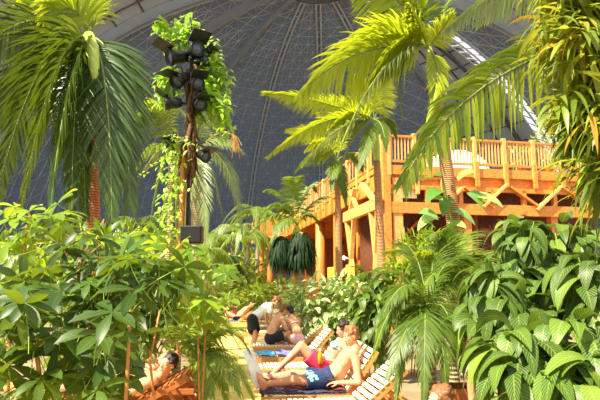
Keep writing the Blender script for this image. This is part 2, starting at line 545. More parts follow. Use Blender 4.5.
def shrub(label, base, blobs, n, leaf, mat, prof='lance', stems=5, N=4, droop=.8, fold=.2, out=.8, up=.35, name='shrub', cat='shrub', group=None, stem_mat='stem_brown', stem_r=.012, rnd=(.45, .25), shell=.55, hang=0.0):
    """a bush: branching stems, and leaves spread through several rounded masses (centre, radii)"""
    base = np.asarray(base, float)
    t = thing(name, label, cat, base, 0, group)
    fo = Foliage()
    vol = np.array([np.prod(b[1]) ** .67 for b in blobs]); vol /= vol.sum()
    for (c, r), w in zip(blobs, vol):
        k = max(6, int(n * w))
        c = np.asarray(c, float); r = np.asarray(r, float)
        d = rand_dirs(k, .25)
        rr = shell + (1 - shell) * rng.random(k) ** .6
        B = c + d * r * rr[:, None]
        D = nrm(d * out + rng.normal(0, .45, (k, 3)) + Z * (up - hang))
        U = nrm(Z * 1.0 + d * .5 + rng.normal(0, .25, (k, 3)))
        L = leaf[0] * rng.uniform(.7, 1.2, k); W = leaf[1] * rng.uniform(.8, 1.15, k)
        fo.add(leaf_batch(B - base, D, U, L, W, droop * rng.uniform(.5, 1.4, k), fold, N, prof), np.clip(rng.normal(rnd[0], rnd[1], k), 0, 1))
    fo.build('foliage', [M[mat]], t)
    for i in range(stems):
        c, r = blobs[i % len(blobs)]
        e = np.asarray(c, float) + rng.normal(0, .25, 3) * np.asarray(r) + Z * .3 * r[2]
        s = base + V(rng.normal(0, .08), rng.normal(0, .08), 0)
        m_ = (s + e) / 2 + rng.normal(0, .08, 3)
        MB().tube(bez(s, m_, e, np.linspace(0, 1, 9)) - base, np.linspace(stem_r, stem_r * .5, 9), 6).build('stem', M[stem_mat], t, True)
    return t


def palmate(label, base, tips, leaf, mat, nl=6, N=5, droop=.7, spread=1.15, pet=.25, name='shrub', cat='shrub', stem_mat='stem_green', rnd=(.4, .22), trunk=None, group=None, prof='obov'):
    """plant with hand-shaped leaves: each tip carries nl leaflets round the end of a leaf stalk"""
    base = np.asarray(base, float)
    t = thing(name, label, cat, base, 0, group)
    fo = Foliage()
    for p in tips:
        p = np.asarray(p, float)
        ax = nrm(V(rng.normal(0, .4), -.35 + rng.normal(0, .4), .75 + rng.normal(0, .2)))
        s1 = nrm(np.cross(ax, V(rng.normal(), rng.normal(), .1))); s2 = np.cross(ax, s1)
        k = nl + int(rng.integers(-1, 2)); a = np.arange(k) / k * 2 * math.pi + rng.normal(0, .12, k)
        D = nrm((np.cos(a)[:, None] * s1 + np.sin(a)[:, None] * s2) * spread + ax * rng.uniform(.0, .35))
        sc = rng.uniform(.7, 1.15); L = leaf[0] * sc * rng.uniform(.75, 1.1, k)
        fo.add(leaf_batch(np.tile(p - base, (k, 1)), D, np.tile(ax, (k, 1)), L, leaf[1] * sc, droop * rng.uniform(.6, 1.5, k), .22, N, prof), np.clip(np.full(k, rng.normal(*rnd)) + rng.normal(0, .05, k), 0, 1))
        q = p - ax * pet + rng.normal(0, .06, 3) - Z * .05
        fo.tube(bez(q - base, (p + q) / 2 - base + rng.normal(0, .02, 3), p - base, np.linspace(0, 1, 5)), .0028, 1)
    fo.build('foliage', [M[mat], M[stem_mat]], t)
    for pts, r in (trunk or []):
        pts = np.asarray(pts, float)
        MB().tube(pts - base, np.linspace(r, r * .6, len(pts)), 7).build('stem', M['stem_brown'], t, True)
    return t

# ------------------------------------------------------------------ the hall: ground, path, domed roof
M['ground'] = noise_mat('sandy_soil', (112, 94, 68), (150, 130, 98), 1.2, .9, .3)
M['path'] = None


def path_mat():
    m, nt, N, b = new_mat('yellow_paving'); L = nt.links.new
    tc = N.new('ShaderNodeTexCoord'); br = N.new('ShaderNodeTexBrick')
    br.inputs['Scale'].default_value = 2.2; br.inputs['Color1'].default_value = lin((226, 200, 100)); br.inputs['Color2'].default_value = lin((236, 214, 124))
    br.inputs['Mortar'].default_value = lin((200, 180, 120)); br.inputs['Mortar Size'].default_value = .012
    L(tc.outputs['Object'], br.inputs['Vector']); L(br.outputs[0], b.inputs['Base Color']); b.inputs['Roughness'].default_value = .5
    return m


M['path'] = path_mat()
M['membrane'] = noise_mat('slate_membrane', (136, 160, 190), (146, 170, 200), .05, .6)
M['membrane_light'] = noise_mat('grey_roof_panel', (196, 206, 216), (206, 214, 222), .05, .6)
M['net'] = noise_mat('cable_net', (206, 204, 200), (216, 214, 210), 1, .6)
M['rib'] = noise_mat('roof_rib', (156, 166, 176), (170, 178, 186), .3, .6)
M['rib_dark'] = noise_mat('dark_steel', (84, 86, 88), (98, 100, 102), .3, .5)
M['steel_white'] = noise_mat('white_steel', (206, 210, 212), (220, 224, 226), .3, .5)

g = MB(); n = 24
gv = [(x, y, 0) for y in np.linspace(-12, 300, 27) for x in np.linspace(-120, 120, 25)]
gf = [(j * 25 + i, j * 25 + i + 1, (j + 1) * 25 + i + 1, (j + 1) * 25 + i) for j in range(26) for i in range(24)]
o = mesh_obj('floor', gv, gf, M['ground']); tag(o, 'pale sandy ground under the planting', 'ground', kind='structure')
pl = [(-1.35, 2.0), (-1.05, 6), (-1.12, 9), (-1.55, 13), (-2.1, 18), (-3.1, 27), (-4.6, 40)]
pv = []; pf = []
for i, (x, y) in enumerate(pl):
    for x2 in (x - .75, x + .7): pv += [(x2, y, .012), (x2, y, -.05)]
for i in range(len(pl) - 1):
    a = i * 4; b_ = a + 4
    pf += [(a, a + 2, b_ + 2, b_), (a + 1, b_ + 1, b_ + 3, a + 3), (a, b_, b_ + 1, a + 1), (a + 2, a + 3, b_ + 3, b_ + 2)]
o = mesh_obj('path', pv, pf, M['path']); tag(o, 'pale yellow paved path running beside the sun loungers', 'path', kind='structure')

DC = V(5.3, 157.0, 0); DR = 105.0; DH = 94.5
PHI = [-90, -63.4, -37.8, -16.9, 2.7, 24.0, 45.3, 68.7, 90]


def dome(lat, phi, k=1.0):
    la, ph = rad(lat), rad(phi)
    return DC + V(DR * k * math.cos(la) * math.sin(ph), DR * k * math.cos(la) * math.cos(ph), DH * k * math.sin(la))


def patch(f, us, vs):
    v = [f(u, w) for u in us for w in vs]; k = len(vs)
    return v, [(i * k + j, i * k + j + 1, (i + 1) * k + j + 1, (i + 1) * k + j) for i in range(len(us) - 1) for j in range(k - 1)]


cz = MB(); cl = MB()
for i in range(8):
    a, b_ = PHI[i], PHI[i + 1]
    if i == 6: a2, b2 = a, b_ - 3.2
    else: a2, b2 = a, b_
    tgt = cl if i in (6,) else cz
    tgt.add(*patch(lambda u, w: dome(u, w), np.linspace(0, 89.5, 28), np.linspace(a2, b2, 7)))
tag(cz.build('ceiling', M['membrane'], smooth=True), 'slate grey membrane of the domed hall roof', 'roof', kind='structure')


def barrel(y, t, k=1.0):
    return V(DC[0] + DR * k * math.cos(rad(t)), y, DH * k * math.sin(rad(t)))


cl.add(*patch(lambda u, w: barrel(u, w), np.linspace(157, 84, 6), np.linspace(178, 88, 34)))
cl.add(*patch(lambda u, w: barrel(u, w), np.linspace(157, 84, 6), np.linspace(2, 90, 34)))
tag(cl.build('ceiling_panels', M['membrane_light'], smooth=True), 'lighter grey panelled bays of the hall roof', 'roof', kind='structure')

net = MB()


def strut(mb, p, q, r):
    mb.tube([p, q], r, 3, cap=False)


for i in range(8):
    if i == 6: continue
    lats = np.linspace(2, 86, 37)
    cols = lambda l: 10 if l < 40 else (6 if l < 68 else 3)
    for j in range(36):
        k = cols(lats[j]); ph = np.linspace(PHI[i], PHI[i + 1], k + 1)
        for c in range(k):
            A_, B_, C_, D_ = dome(lats[j], ph[c], .996), dome(lats[j], ph[c + 1], .996), dome(lats[j + 1], ph[c], .996), dome(lats[j + 1], ph[c + 1], .996)
            strut(net, A_, B_, .135)
            if c: strut(net, A_, C_, .135)
            if (c + j) % 2: strut(net, A_, D_, .135)
            else: strut(net, B_, C_, .135)
tag(net.build('ceiling_net', M['net']), 'pale cable net stretched across the dark dome', 'roof', kind='structure')

grid = MB()
for ph in (50, 55, 60): grid.tube([dome(l, ph, .996) for l in np.linspace(0, 86, 24)], .28, 4)
for l in np.linspace(6, 84, 20): grid.tube([dome(l, p_, .996) for p_ in np.linspace(45.3, 65, 6)], .25, 4)
for y in np.linspace(150, 94, 8): grid.tube([barrel(y, t, .996) for t in np.linspace(178, 92, 26)], .3, 4)
for t in np.linspace(176, 94, 17): grid.tube([barrel(y, t, .996) for y in np.linspace(157, 86, 4)], .25, 4)
for y in np.linspace(150, 114, 5): grid.tube([barrel(y, t, .996) for t in np.linspace(2, 88, 26)], .3, 4)
for t in np.linspace(4, 88, 17): grid.tube([barrel(y, t, .996) for y in np.linspace(157, 86, 4)], .25, 4)
tag(grid.build('ceiling_grid', M['rib_dark']), 'dark square grid on the lighter roof bays', 'roof', kind='structure')

for i, ph in enumerate(PHI):
    r_ = MB(); lat = np.linspace(0, 88, 44)
    tw = {0: 1.6, 1: 1.3, 2: 1.1, 3: .55, 4: .35, 5: .5, 6: 1.1, 7: .7, 8: 1.5}[i]
    dp = {0: .965, 1: .972, 2: .976, 3: .985, 4: .99, 5: .985, 6: .975, 7: .965, 8: .965}[i]
    side = V(math.cos(rad(ph)), -math.sin(rad(ph)), 0)
    if i == 7:                                             # open lattice arch beside the glazed strip
        for k_, s_ in ((.995, 1), (.995, -1), (.965, 1), (.965, -1)):
            r_.tube([dome(l, ph, k_) + side * s_ * 1.6 for l in lat], .28, 5)
        for a in range(0, 43):
            l1, l2 = lat[a], lat[a + 1]
            for s_ in (1, -1):
                r_.tube([dome(l1, ph, .995) + side * s_ * 1.6, dome(l2, ph, .965) + side * s_ * 1.6], .14, 4)
            r_.tube([dome(l1, ph, .965) + side * 1.6, dome(l2, ph, .965) - side * 1.6], .14, 4)
        m_ = M['steel_white']
    elif i in (3, 4, 5):                                   # slim twin-tube ribs
        for s_ in (1, -1):
            r_.tube([dome(l, ph, .99) + side * s_ * .75 for l in lat], .38, 5)
        for l in lat[::2]:
            r_.tube([dome(l, ph, .99) + side * .75, dome(l, ph, .99) - side * .75], .15, 4)
        m_ = M['steel_white']
    else:
        ring = []
        for l in lat:
            for k_, s_ in ((.998, 1), (.998, -1), (dp, -1), (dp, 1)):
                ring.append(dome(l, ph, k_) + side * s_ * tw * .5)
        f_ = [(a * 4 + j, a * 4 + (j + 1) % 4, (a + 1) * 4 + (j + 1) % 4, (a + 1) * 4 + j) for a in range(43) for j in range(4)]
        r_.add(ring, f_)
        for s_ in (1, -1):                                  # flange tubes along the inner edge
            r_.tube([dome(l, ph, dp) + side * s_ * tw * .7 for l in lat], .22, 4)
        m_ = M['rib']
    tag(r_.build('trim_%d' % (i + 1), m_), 'curved roof rib of the dome', 'roof rib', kind='structure')
rg = MB(); rg.tube([dome(83, p_, .985) for p_ in np.linspace(-90, 90, 30)], .8, 5); rg.tube([dome(86, p_, .975) for p_ in np.linspace(-90, 90, 30)], .6, 5)
tag(rg.build('trim_10', M['rib_dark']), 'dark ring at the top of the dome', 'roof ring', kind='structure')
cat_ = MB()                                                 # dark walkway beam under the panelled bay
cat_.tube([dome(l, 63.5, .955) for l in np.linspace(0, 85, 36)], .7, 4)
tag(cat_.build('trim_11', M['rib_dark']), 'dark service beam along the glazed arch', 'roof beam', kind='structure')

# ------------------------------------------------------------------ the two-storey timber building
BR = math.atan(.196)
K0 = P(386, 200, 20.0); K0[2] = 0
bld = thing('timber_building', 'large orange timber two-storey terrace building with railed upper deck', 'building', K0, BR)
LX, LY = 11.0, 25.0
zT, zD, zB = 7.1, 5.98, 5.35


def part(mb, name, mat, parent=bld, smooth=False):
    return mb.build(name, M[mat], parent, smooth)


m = MB().box((LX / 2, LY / 2, zD - .1), (LX - .1, LY - .1, .18)); part(m, 'deck', 'wood_deck')
# fascia boards: right face (x) and left face (y)
m = MB().beam((-.1, -.06, zD - .18), (LX, -.06, zD - .18), .12, .34).beam((0, .12, zB + .12), (LX, .12, zB + .12), .14, .46); part(m, 'fascia', 'wood_deck')
m = MB().beam((-.06, -.1, zD - .05), (-.06, LY, zD - .05), .12, .2).beam((-.0, 0, zB + .1), (-.0, LY, zB + .1), .16, .62); part(m, 'fascia', 'wood_deck')
# lower truss on the right face
m = MB().beam((0, -.02, 4.42), (LX, -.02, 4.42), .2, .40); part(m, 'beam', 'wood_deck')
m = MB().beam((0, .0, 5.18), (LX, .0, 5.18), .16, .16); part(m, 'beam', 'wood_deck')
xs = [1.6, 2.9, 4.2, 5.5, 6.8, 8.1, 9.4]
for i, x in enumerate(xs):
    part(MB().beam((x, 0, 4.6), (x, 0, 5.2), .16, .16, (0, 1, 0)), 'truss_post', 'wood_deck')
for i, (a, b_) in enumerate([((2.3, 4.62), (2.9, 5.2)), ((4.15, 4.5), (3.0, 5.25)), ((3.7, 4.5), (4.75, 5.4)), ((4.9, 5.3), (6.0, 4.6)), ((5.9, 4.45), (7.05, 5.4)), ((7.2, 5.3), (8.3, 4.6)), ((8.4, 4.5), (9.5, 5.35))]):
    yy = -.14 if i % 2 == 0 else -.08
    part(MB().beam((a[0], yy, a[1]), (b_[0], yy, b_[1]), .08, .26, (0, 1, 0)), 'brace', 'wood_pale' if i % 2 == 0 else 'wood_deck')
# wall behind the truss and the cream panel by the corner
part(MB().box((LX / 2, 1.0, 5.0), (LX, .08, 1.1)), 'panel', 'wood_shaded')
part(MB().box((.75, .06, 5.0), (.9, .06, .42)), 'panel', 'cream')
# corner tower posts
part(MB().box((0, 0, zT / 2 + .12), (.3, .3, zT + .24), ch=.02), 'corner_post', 'wood_deck')
part(MB().box((.42, .02, 3.55), (.36, .2, 3.9)), 'corner_post', 'wood_pale')
for y in (3.6, 7.4):
    part(MB().box((.1, y, 2.65), (.26, .26, 5.3), ch=.02), 'post', 'wood_deck')
for y in (11.5, 18.0, 24.6):
    part(MB().lathe([(.30, 0), (.28, 2), (.27, zB)], (.25, y, 0), 12), 'log_post', 'wood_log', smooth=True)
for x in (3.2, 6.8, 10.6):
    part(MB().box((x, .2, 2.2), (.3, .3, 4.4), ch=.02), 'post', 'wood_log')
# left face truss near the corner: slanted struts and a bracket beam
part(MB().beam((-.3, -.2, 4.55), (-.3, 4.4, 4.55), .2, .42), 'beam', 'wood_pale')
part(MB().beam((-.3, 4.2, 4.5), (-.3, 3.4, 2.4), .14, .16, (1, 0, 0)), 'brace', 'wood_pale')
part(MB().beam((-.3, 3.0, 4.6), (-.3, 3.6, 2.4), .14, .16, (1, 0, 0)), 'brace', 'wood_pale')
part(MB().beam((-.3, 2.6, 4.7), (-.3, 3.5, 5.6), .12, .16, (1, 0, 0)), 'brace', 'wood_pale')
part(MB().beam((-.3, 3.6, 4.7), (-.3, 2.9, 5.6), .12, .16, (1, 0, 0)), 'brace', 'wood_pale')
part(MB().beam((-.3, 1.9, 5.6), (-.3, .2, 4.6), .14, .2, (1, 0, 0)), 'brace', 'wood_pale')
part(MB().beam((-.3, .9, 4.6), (-.3, .25, 2.2), .14, .16, (1, 0, 0)), 'brace', 'wood_pale')
part(MB().beam((-.3, .1, 4.4), (-.3, .5, 2.2), .12, .14, (1, 0, 0)), 'brace', 'wood_pale')
part(MB().beam((-.3, 0, 3.0), (.6, .1, 3.0), .14, .2), 'beam', 'wood_pale')
for y in np.arange(4.8, 22, 1.25):
    part(MB().box((-.12, y, zD - .45), (.2, .14, .8), ch=.01), 'joist_end', 'wood_deck')
for x in np.arange(2.35, 10.6, 1.2):
    part(MB().box((x, -.16, zD - .25), (.15, .1, .95), ch=.01), 'joist_end', 'wood_deck')
# ground floor: plinth, inner walls and ceiling joists, yellow panels
part(MB().box((LX / 2 + .3, LY / 2, .7), (LX - .4, LY, 1.4)), 'plinth', 'wood_shaded')
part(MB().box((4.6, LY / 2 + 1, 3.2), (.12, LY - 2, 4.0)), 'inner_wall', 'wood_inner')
part(MB().box((LX / 2, 3.2, 3.0), (LX, .12, 3.6)), 'inner_wall', 'wood_shaded')
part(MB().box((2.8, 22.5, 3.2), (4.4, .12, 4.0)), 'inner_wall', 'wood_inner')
for y in np.arange(2, 25, 2.2):
    part(MB().beam((.1, y, zB - .1), (5, y, zB - .1), .16, .26), 'ceiling_joist', 'wood_deck')
for i, (y, x, w, h) in enumerate([(2.0, 1.0, 1.3, 1.5), (5.4, 1.2, 1.2, 1.3), (8.8, 1.2, 1.5, 1.3), (13.5, 1.4, 1.8, 1.3)]):
    part(MB().box((x, y, 1.4 + h / 2), (.08, w, h), ch=.02), 'low_wall', 'yellow_wall')
for y in (4.5, 9.5, 14.5, 21):
    part(MB().beam((4.5, y - 1.2, 2.6), (4.5, y + 1.2, 4.6), .1, .18, (1, 0, 0)), 'brace', 'wood_deck')
for x in (2.0, 4.6, 7.2):
    part(MB().beam((x - .9, 3.1, 2.9), (x + .5, 3.1, 4.3), .1, .2, (0, 1, 0)), 'brace', 'wood_deck')


def railing(p, q, posts, spacing, post_h=1.2, name='railing'):
    p = np.asarray(p, float); q = np.asarray(q, float); d = q - p; L = np.linalg.norm(d[:2])
    ro = MB().beam(p + Z * 1.08, q + Z * 1.08, .12, .07).build(name, M['wood_deck'], bld)
    MB().beam(p + Z * .14, q + Z * .14, .09, .09).build('bottom_rail', M['wood_deck'], ro)
    for t in np.arange(spacing, L - spacing * .5, spacing) / L:
        c = p + d * t
        MB().box(c + Z * .6, (.045, .045, .94)).build('baluster', M['wood_pale'], ro)
    for t in np.linspace(0, 1, posts):
        c = p + d * t
        MB().box(c + Z * (post_h / 2 - .2), (.16, .16, post_h + .4), ch=.015).build('railing_post', M['wood_pale'], ro)


railing((2.3, -.08, zD), (LX - .2, -.08, zD), 8, .13)
railing((.1, -.08, zD - .0), (1.1, -.08, zD - .0), 2, .13)
railing((1.2, -.02, zD - .65), (2.2, -.02, zD - .55), 2, .13)
railing((-.08, .1, zD), (-.08, 17, zD), 12, .42)
railing((-.08, 17.2, zD), (-.08, LY, zD), 6, .6)
# small far balcony with a gable on two round logs
part(MB().box((-1.1, 23.5, 5.3), (2.1, 3, .3)), 'balcony_floor', 'wood_pale')
part(MB().box((-1.1, 22.0, 5.95), (2.1, .12, 1.1)), 'balcony_front', 'wood_deck')
part(MB().box((-2.1, 23.5, 5.95), (.12, 3, 1.1)), 'balcony_side', 'wood_deck')
part(MB().beam((-2.5, 21.9, 4.75), (.2, 21.9, 5.3), .2, .4, (0, 1, 0)), 'balcony_beam', 'wood_pale')
for x in (-1.75, -1.0):
    part(MB().lathe([(.28, 0), (.27, 2.5), (.26, 5.2)], (x, 22.4, 0), 12), 'log_post', 'wood_log', smooth=True)
part(MB().beam((-1.0, 22.3, 3.4), (-.1, 22.3, 4.8), .16, .24, (0, 1, 0)), 'brace', 'wood_deck')

cB, sB = math.cos(BR), math.sin(BR)


def bl(x, y, z):
    return K0 + V(x * cB - y * sB, x * sB + y * cB, z)


M['added_bulb'], nt_, N_, b_ = new_mat('added_warm_bulb')
b_.inputs['Emission Color'].default_value = (1, .85, .6, 1); b_.inputs['Emission Strength'].default_value = 4.0  # glow added to the pendants to brighten the terrace interior
for lab, (x, y, z) in (('cream enamel pendant lamp hanging beside the slanted struts', (.9, 4.6, 3.05)), ('cream enamel pendant lamp hanging deeper inside the terrace, nearer the round log post', (.9, 9.0, 3.0)), ('cream enamel pendant lamp hanging close to the front corner of the building', (.7, 1.9, 3.15))):
    t = thing('pendant_lamp', lab, 'lamp', bl(x, y, z), 0, 'pendant lamps under the terrace')
    MB().lathe([(.03, .16), (.05, .12), (.14, .08), (.34, 0), (.33, -.01), (.12, .05), (.02, .1)], k=18).build('lamp_shade', M['lamp_shade'], t, True)
    MB().tube([(0, 0, .15), (0, 0, zB - z + .02)], .012, 5).build('cord', M['black_metal'], t)
    MB().ell((0, 0, -.01), .05).build('added_bulb', M['added_bulb'], t, True)
    ld = bpy.data.lights.new('interior_fill_light', 'POINT'); ld.energy = 45; ld.color = (1, .82, .55); ld.shadow_soft_size = .06  # fill light added under each shade to lift the dark interior
    lo = bpy.data.objects.new('interior_fill_light', ld); C.objects.link(lo); lo.location = (0, 0, -.1); lo.parent = t
t = thing('canopy_tent', 'white rounded canopy tent on the upper deck behind the railing', 'tent', bl(4.6, 3.6, zD))
MB().lathe([(1.5, 0), (1.5, .5), (1.35, .95), (1.0, 1.3), (.5, 1.52), (.02, 1.6)], k=20).build('canopy', M['canvas'], t, True)
mb_ = MB()
for a in range(8):
    an = a / 8 * 6.283
    mb_.tube([(1.52 * math.cos(an), 1.52 * math.sin(an), .0), (1.52 * math.cos(an), 1.52 * math.sin(an), .5), (1.02 * math.cos(an), 1.02 * math.sin(an), 1.31), (0, 0, 1.61)], .02, 4)
mb_.build('ribs', M['grey_metal'], t)
for lab, (x, y), s_ in (('bushy potted plant on the upper deck beside the white canopy tent', (6.2, 1.2), 1.0), ('tall potted plant showing above the upper deck rail', (7.4, 1.0), 1.5), ('small potted plant on the upper deck by the dark end', (8.6, 1.1), .9)):
    p = bl(x, y, zD)
    t = shrub(lab, p, [(p + Z * .85 * s_, V(.55, .5, .5) * s_)], 150, (.22, .08), 'pale_bush', stems=3, name='potted_plant', cat='potted plant', group='potted plants on the upper deck')
    MB().lathe([(.16, 0), (.22, .3), (.24, .3), (.2, .27)], k=14).build('pot', M['terracotta'], t, True)

# ------------------------------------------------------------------ palms
# big coconut palm on the left
cr = P(91, 37, 10.0)
F = lambda px, py, d: P(px, py, d)
fr = [
    (F(40, 20, 9.6), F(-2, 190, 9.0), {'n': 74, 'll': 1.15, 'roll': 60}),
    (F(56, 22, 9.2), F(22, 204, 8.6), {'n': 74, 'll': 1.2, 'roll': 60}),
    (F(68, 40, 9.0), F(50, 214, 8.4), {'n': 74, 'll': 1.1, 'roll': 50}),
    (F(10, -20, 10.2), F(-60, 110, 10.2), {'n': 66, 'll': 1.0, 'roll': 50}),
    (F(34, 30, 10.8), F(0, 120, 11.2), {'n': 70, 'll': 1.2, 'roll': 50}),
    (F(126, 40, 9.6), F(130, 206, 9.0), {'n': 76, 'll': 1.1, 'roll': 40}),
    (F(110, 50, 9.2), F(112, 220, 8.8), {'n': 70, 'll': 1.0, 'roll': 30}),
    (F(118, 40, 10.8), F(122, 190, 11.4), {'n': 66, 'll': 1.1, 'roll': 30}),
    (F(104, 30, 10.8), F(100, 150, 11.2), {'n': 60, 'll': .9}),
    (F(80, 70, 9.4), F(86, 216, 9.0), {'n': 50, 'll': .7, 't0': .35}),
    (F(72, 50, 9.2), F(72, 222, 8.8), {'n': 56, 'll': .85, 't0': .3}),
    (F(62, -30, 10.4), F(20, 0, 10.8), {'n': 56, 'll': .8, 'mat': 'palm_yellow', 'droop': 1.8}),  # upper fronds coloured yellow to stand in for backlight through the crown
    (F(74, -10, 10.0), F(44, 20, 9.6), {'n': 60, 'll': .9, 'mat': 'palm_yellow', 'roll': 60}),
    (F(80, -30, 10.2), F(70, -60, 10.8), {'n': 40, 'll': .8, 'mat': 'palm_yellow'}),
    (F(95, -30, 10.2), F(108, -60, 10.5), {'n': 40, 'll': .7, 'mat': 'palm_yellow'}),
    (F(96, 5, 10.2), F(114, -16, 10.6), {'n': 36, 'll': .4, 'mat': 'palm_yellow'}),
    (F(76, 30, 10.8), F(62, 150, 11), {'n': 60, 'll': 1.0}),
]
ct = palm('tall coconut palm with an orange trunk and long dark drooping fronds', V(P(97, 300, 10)[0], 10, 0), cr, fr, 'palm_dark', 'bark_orange', (.13, .1), .75, bend=(.05, 0, 0), shaft_r=.13, lw=.042, droop=.9, r0=.022, ang=(66, 30), N=4, base_rnd=.3, raise_=.12)

q_ = [P(89, 36, 9.75), P(92, 48, 9.5), P(94, 66, 9.4), P(95.5, 90, 9.35)]
MB().tube([x - loc_of(ct) for x in q_], [.10, .125, .10, .03], 10).build('spathe', M['shaft'], ct, True)['label'] = 'pale green hanging flower sheath'

# thin grey palm behind the lamp mast
cr = P(196, 150, 18.0)
fr = [(F(214, 128, 18), F(243, 152, 17.8)), (F(232, 140, 18), F(242, 232, 17.6)), (F(176, 128, 18), F(146, 166, 18)), (F(178, 150, 17.6), F(160, 222, 17.4)),
      (F(188, 100, 18), F(168, 108, 18.6)), (F(204, 105, 18), F(222, 98, 18.8)), (F(204, 170, 17.2), F(206, 245, 17)), (F(190, 170, 17.2), F(182, 240, 17)), (F(214, 160, 18.6), F(224, 220, 18.8)), (F(200, 110, 18), F(196, 82, 18))]
gp = palm('slender grey-trunked palm with feathery fronds rising behind the spotlight mast', V(P(197, 290, 18)[0], 18, 0), cr, fr, 'palm_grey', 'bark_grey', (.17, .13), .5, n=60, ll=.72, lw=.028, droop=.8, r0=.02, roll=35)
o = P(236, 140, 17.6) - loc_of(gp)
mb_ = MB()
for i in range(26):
    e = o + rng.normal(0, .12, 3) + V(0, 0, -.3)
    mb_.tube(bez(o + V(-.2, 0, .2), o + V(0, 0, .25), e, np.linspace(0, 1, 5)), .007, 4)
mb_.tube(bez(P(200, 148, 18) - loc_of(gp), o + V(-.5, .1, .5), o + V(-.2, 0, .2), np.linspace(0, 1, 6)), .02, 5)
mb_.build('flower_stalk', M['flower'], gp)['label'] = 'orange dried flower stalk'
# palm with a frond reaching over to the left of the mast
cr = P(172, 150, 15.2)
palm('small palm left of the spotlight mast with arching fronds', V(P(168, 290, 15.5)[0], 15.5, 0), cr,
     [(F(160, 88, 15), F(130, 128, 14.8), {'ll': .7, 'roll': 60, 'n': 50}), (F(168, 92, 15), F(142, 106, 15), {'ll': .6, 'roll': 60, 'mat': 'palm_yellow'}), (F(150, 130, 15.5), F(132, 180, 15.3)), (F(180, 120, 15.8), F(188, 170, 15.8)), (F(160, 160, 15.2), F(150, 225, 15)), (F(176, 170, 15.2), F(176, 232, 15))],
     'palm_mid', 'bark_grey', (.1, .08), .3, n=36, ll=.42, lw=.03, droop=1.2)

# two palms in front of the building
cr = P(337, 160, 17.0)
fr = [(F(316, 140, 16.6), F(296, 170, 16.2), {'ll': .5, 'roll': 50}), (F(324, 130, 16.4), F(306, 150, 16), {'ll': .55, 'mat': 'palm_yellow', 'roll': 50}),
      (F(334, 160, 16.2), F(331, 190, 16), {'ll': .4}), (F(342, 130, 17), F(352, 122, 17.2), {'mat': 'palm_yellow'}), (F(352, 145, 17.2), F(362, 170, 17.4)), (F(328, 120, 17.4), F(314, 110, 18), {'mat': 'palm_yellow', 'roll': 50}), (F(342, 175, 16.6), F(346, 205, 16.4), {'ll': .35}), (F(326, 128, 17.6), F(288, 130, 18.2), {'mat': 'palm_yellow', 'roll': 60})]
palm('slim palm with yellow-green fronds beside the terrace railing, behind the ringed corner palm', V(P(340, 290, 17)[0], 17, 0), cr, fr, 'palm_mid', 'bark_brown', (.12, .085), .55, n=56, ll=.6, lw=.04, droop=.7)
cr = P(375, 120, 15.5)
fr = [(F(320, 98, 15.2), F(265, 92, 15.0), {'ll': .62, 'mat': 'palm_yellow', 'roll': 70, 'n': 66}), (F(330, 104, 14.8), F(268, 156, 14.6), {'ll': .6, 'mat': 'palm_yellow', 'roll': 70, 'n': 66}), (F(340, 116, 14.6), F(303, 164, 14.4), {'ll': .6, 'mat': 'palm_grey', 'roll': 60, 'n': 60}),
      (F(370, 85, 15.4), F(352, 78, 15.4), {'mat': 'palm_yellow', 'roll': 60}), (F(382, 95, 15.6), F(388, 78, 15.8), {'mat': 'palm_yellow', 'roll': 50}), (F(390, 112, 15.6), F(396, 138, 15.8), {'ll': .4}),
      (F(356, 116, 15), F(338, 176, 14.8), {'ll': .5, 'roll': 40}), (F(368, 138, 14.8), F(358, 170, 14.6), {'ll': .4}), (F(350, 98, 15.8), F(316, 104, 16), {'mat': 'palm_yellow', 'roll': 60}), (F(384, 120, 15), F(386, 150, 14.8), {'ll': .4}), (F(352, 104, 15), F(330, 128, 14.8), {'mat': 'palm_yellow', 'roll': 60})]
palm('slim palm with a ringed trunk standing at the front corner of the building', V(P(384, 290, 15.5)[0], 15.5, 0), cr, fr, 'palm_mid', 'bark_brown', (.14, .09), 1.2, n=56, ll=.55, lw=.038, droop=.7, shaft_r=.1)

# tall leaning palm in front of the upper deck
cr = P(429, 47, 11.0)
fr = [(F(356, 36, 10.4), F(302, 92, 10), {'ll': 1.15, 'mat': 'palm_yellow', 'n': 72, 'roll': 75}), (F(378, 46, 10.2), F(340, 150, 9.8), {'ll': .7, 'n': 66, 'mat': 'palm_grey', 'droop': 1.6, 'roll': 30}), (F(386, 16, 10.6), F(330, 60, 10.4), {'ll': 1.0, 'mat': 'palm_yellow', 'n': 64, 'roll': 70}),
      (F(392, 34, 10.8), F(402, 118, 10.8), {'ll': .26, 'n': 56, 'droop': 1.6}), (F(396, -20, 11), F(352, -14, 11), {'mat': 'palm_yellow', 'll': 1.0, 'n': 60, 'roll': 60}), (F(420, -20, 11.2), F(386, -30, 11.4), {'mat': 'palm_dark', 'll': .8}), (F(426, 0, 11), F(424, -50, 11)),
      (F(438, 35, 10.8), F(452, 14, 10.6), {'ll': .4, 'n': 26, 'mat': 'palm_yellow'}), (F(408, 0, 11.4), F(376, 24, 11.8), {'ll': .8, 'mat': 'palm_dark', 'n': 70, 'roll': 50}),
      (F(418, 20, 10.4), F(410, 4, 10.2), {'ll': .5, 'mat': 'palm_yellow', 'n': 50, 'droop': 2.4, 'roll': 50}), (F(398, 30, 10.6), F(370, 80, 10.4), {'ll': .8, 'mat': 'palm_yellow', 'n': 70, 'roll': 60}),
      (F(455, -30, 11.4), F(500, -40, 11.8)), (F(448, 70, 10.6), F(424, 130, 10.4), {'ll': .45, 'n': 60, 'mat': 'palm_yellow', 'roll': 40})]
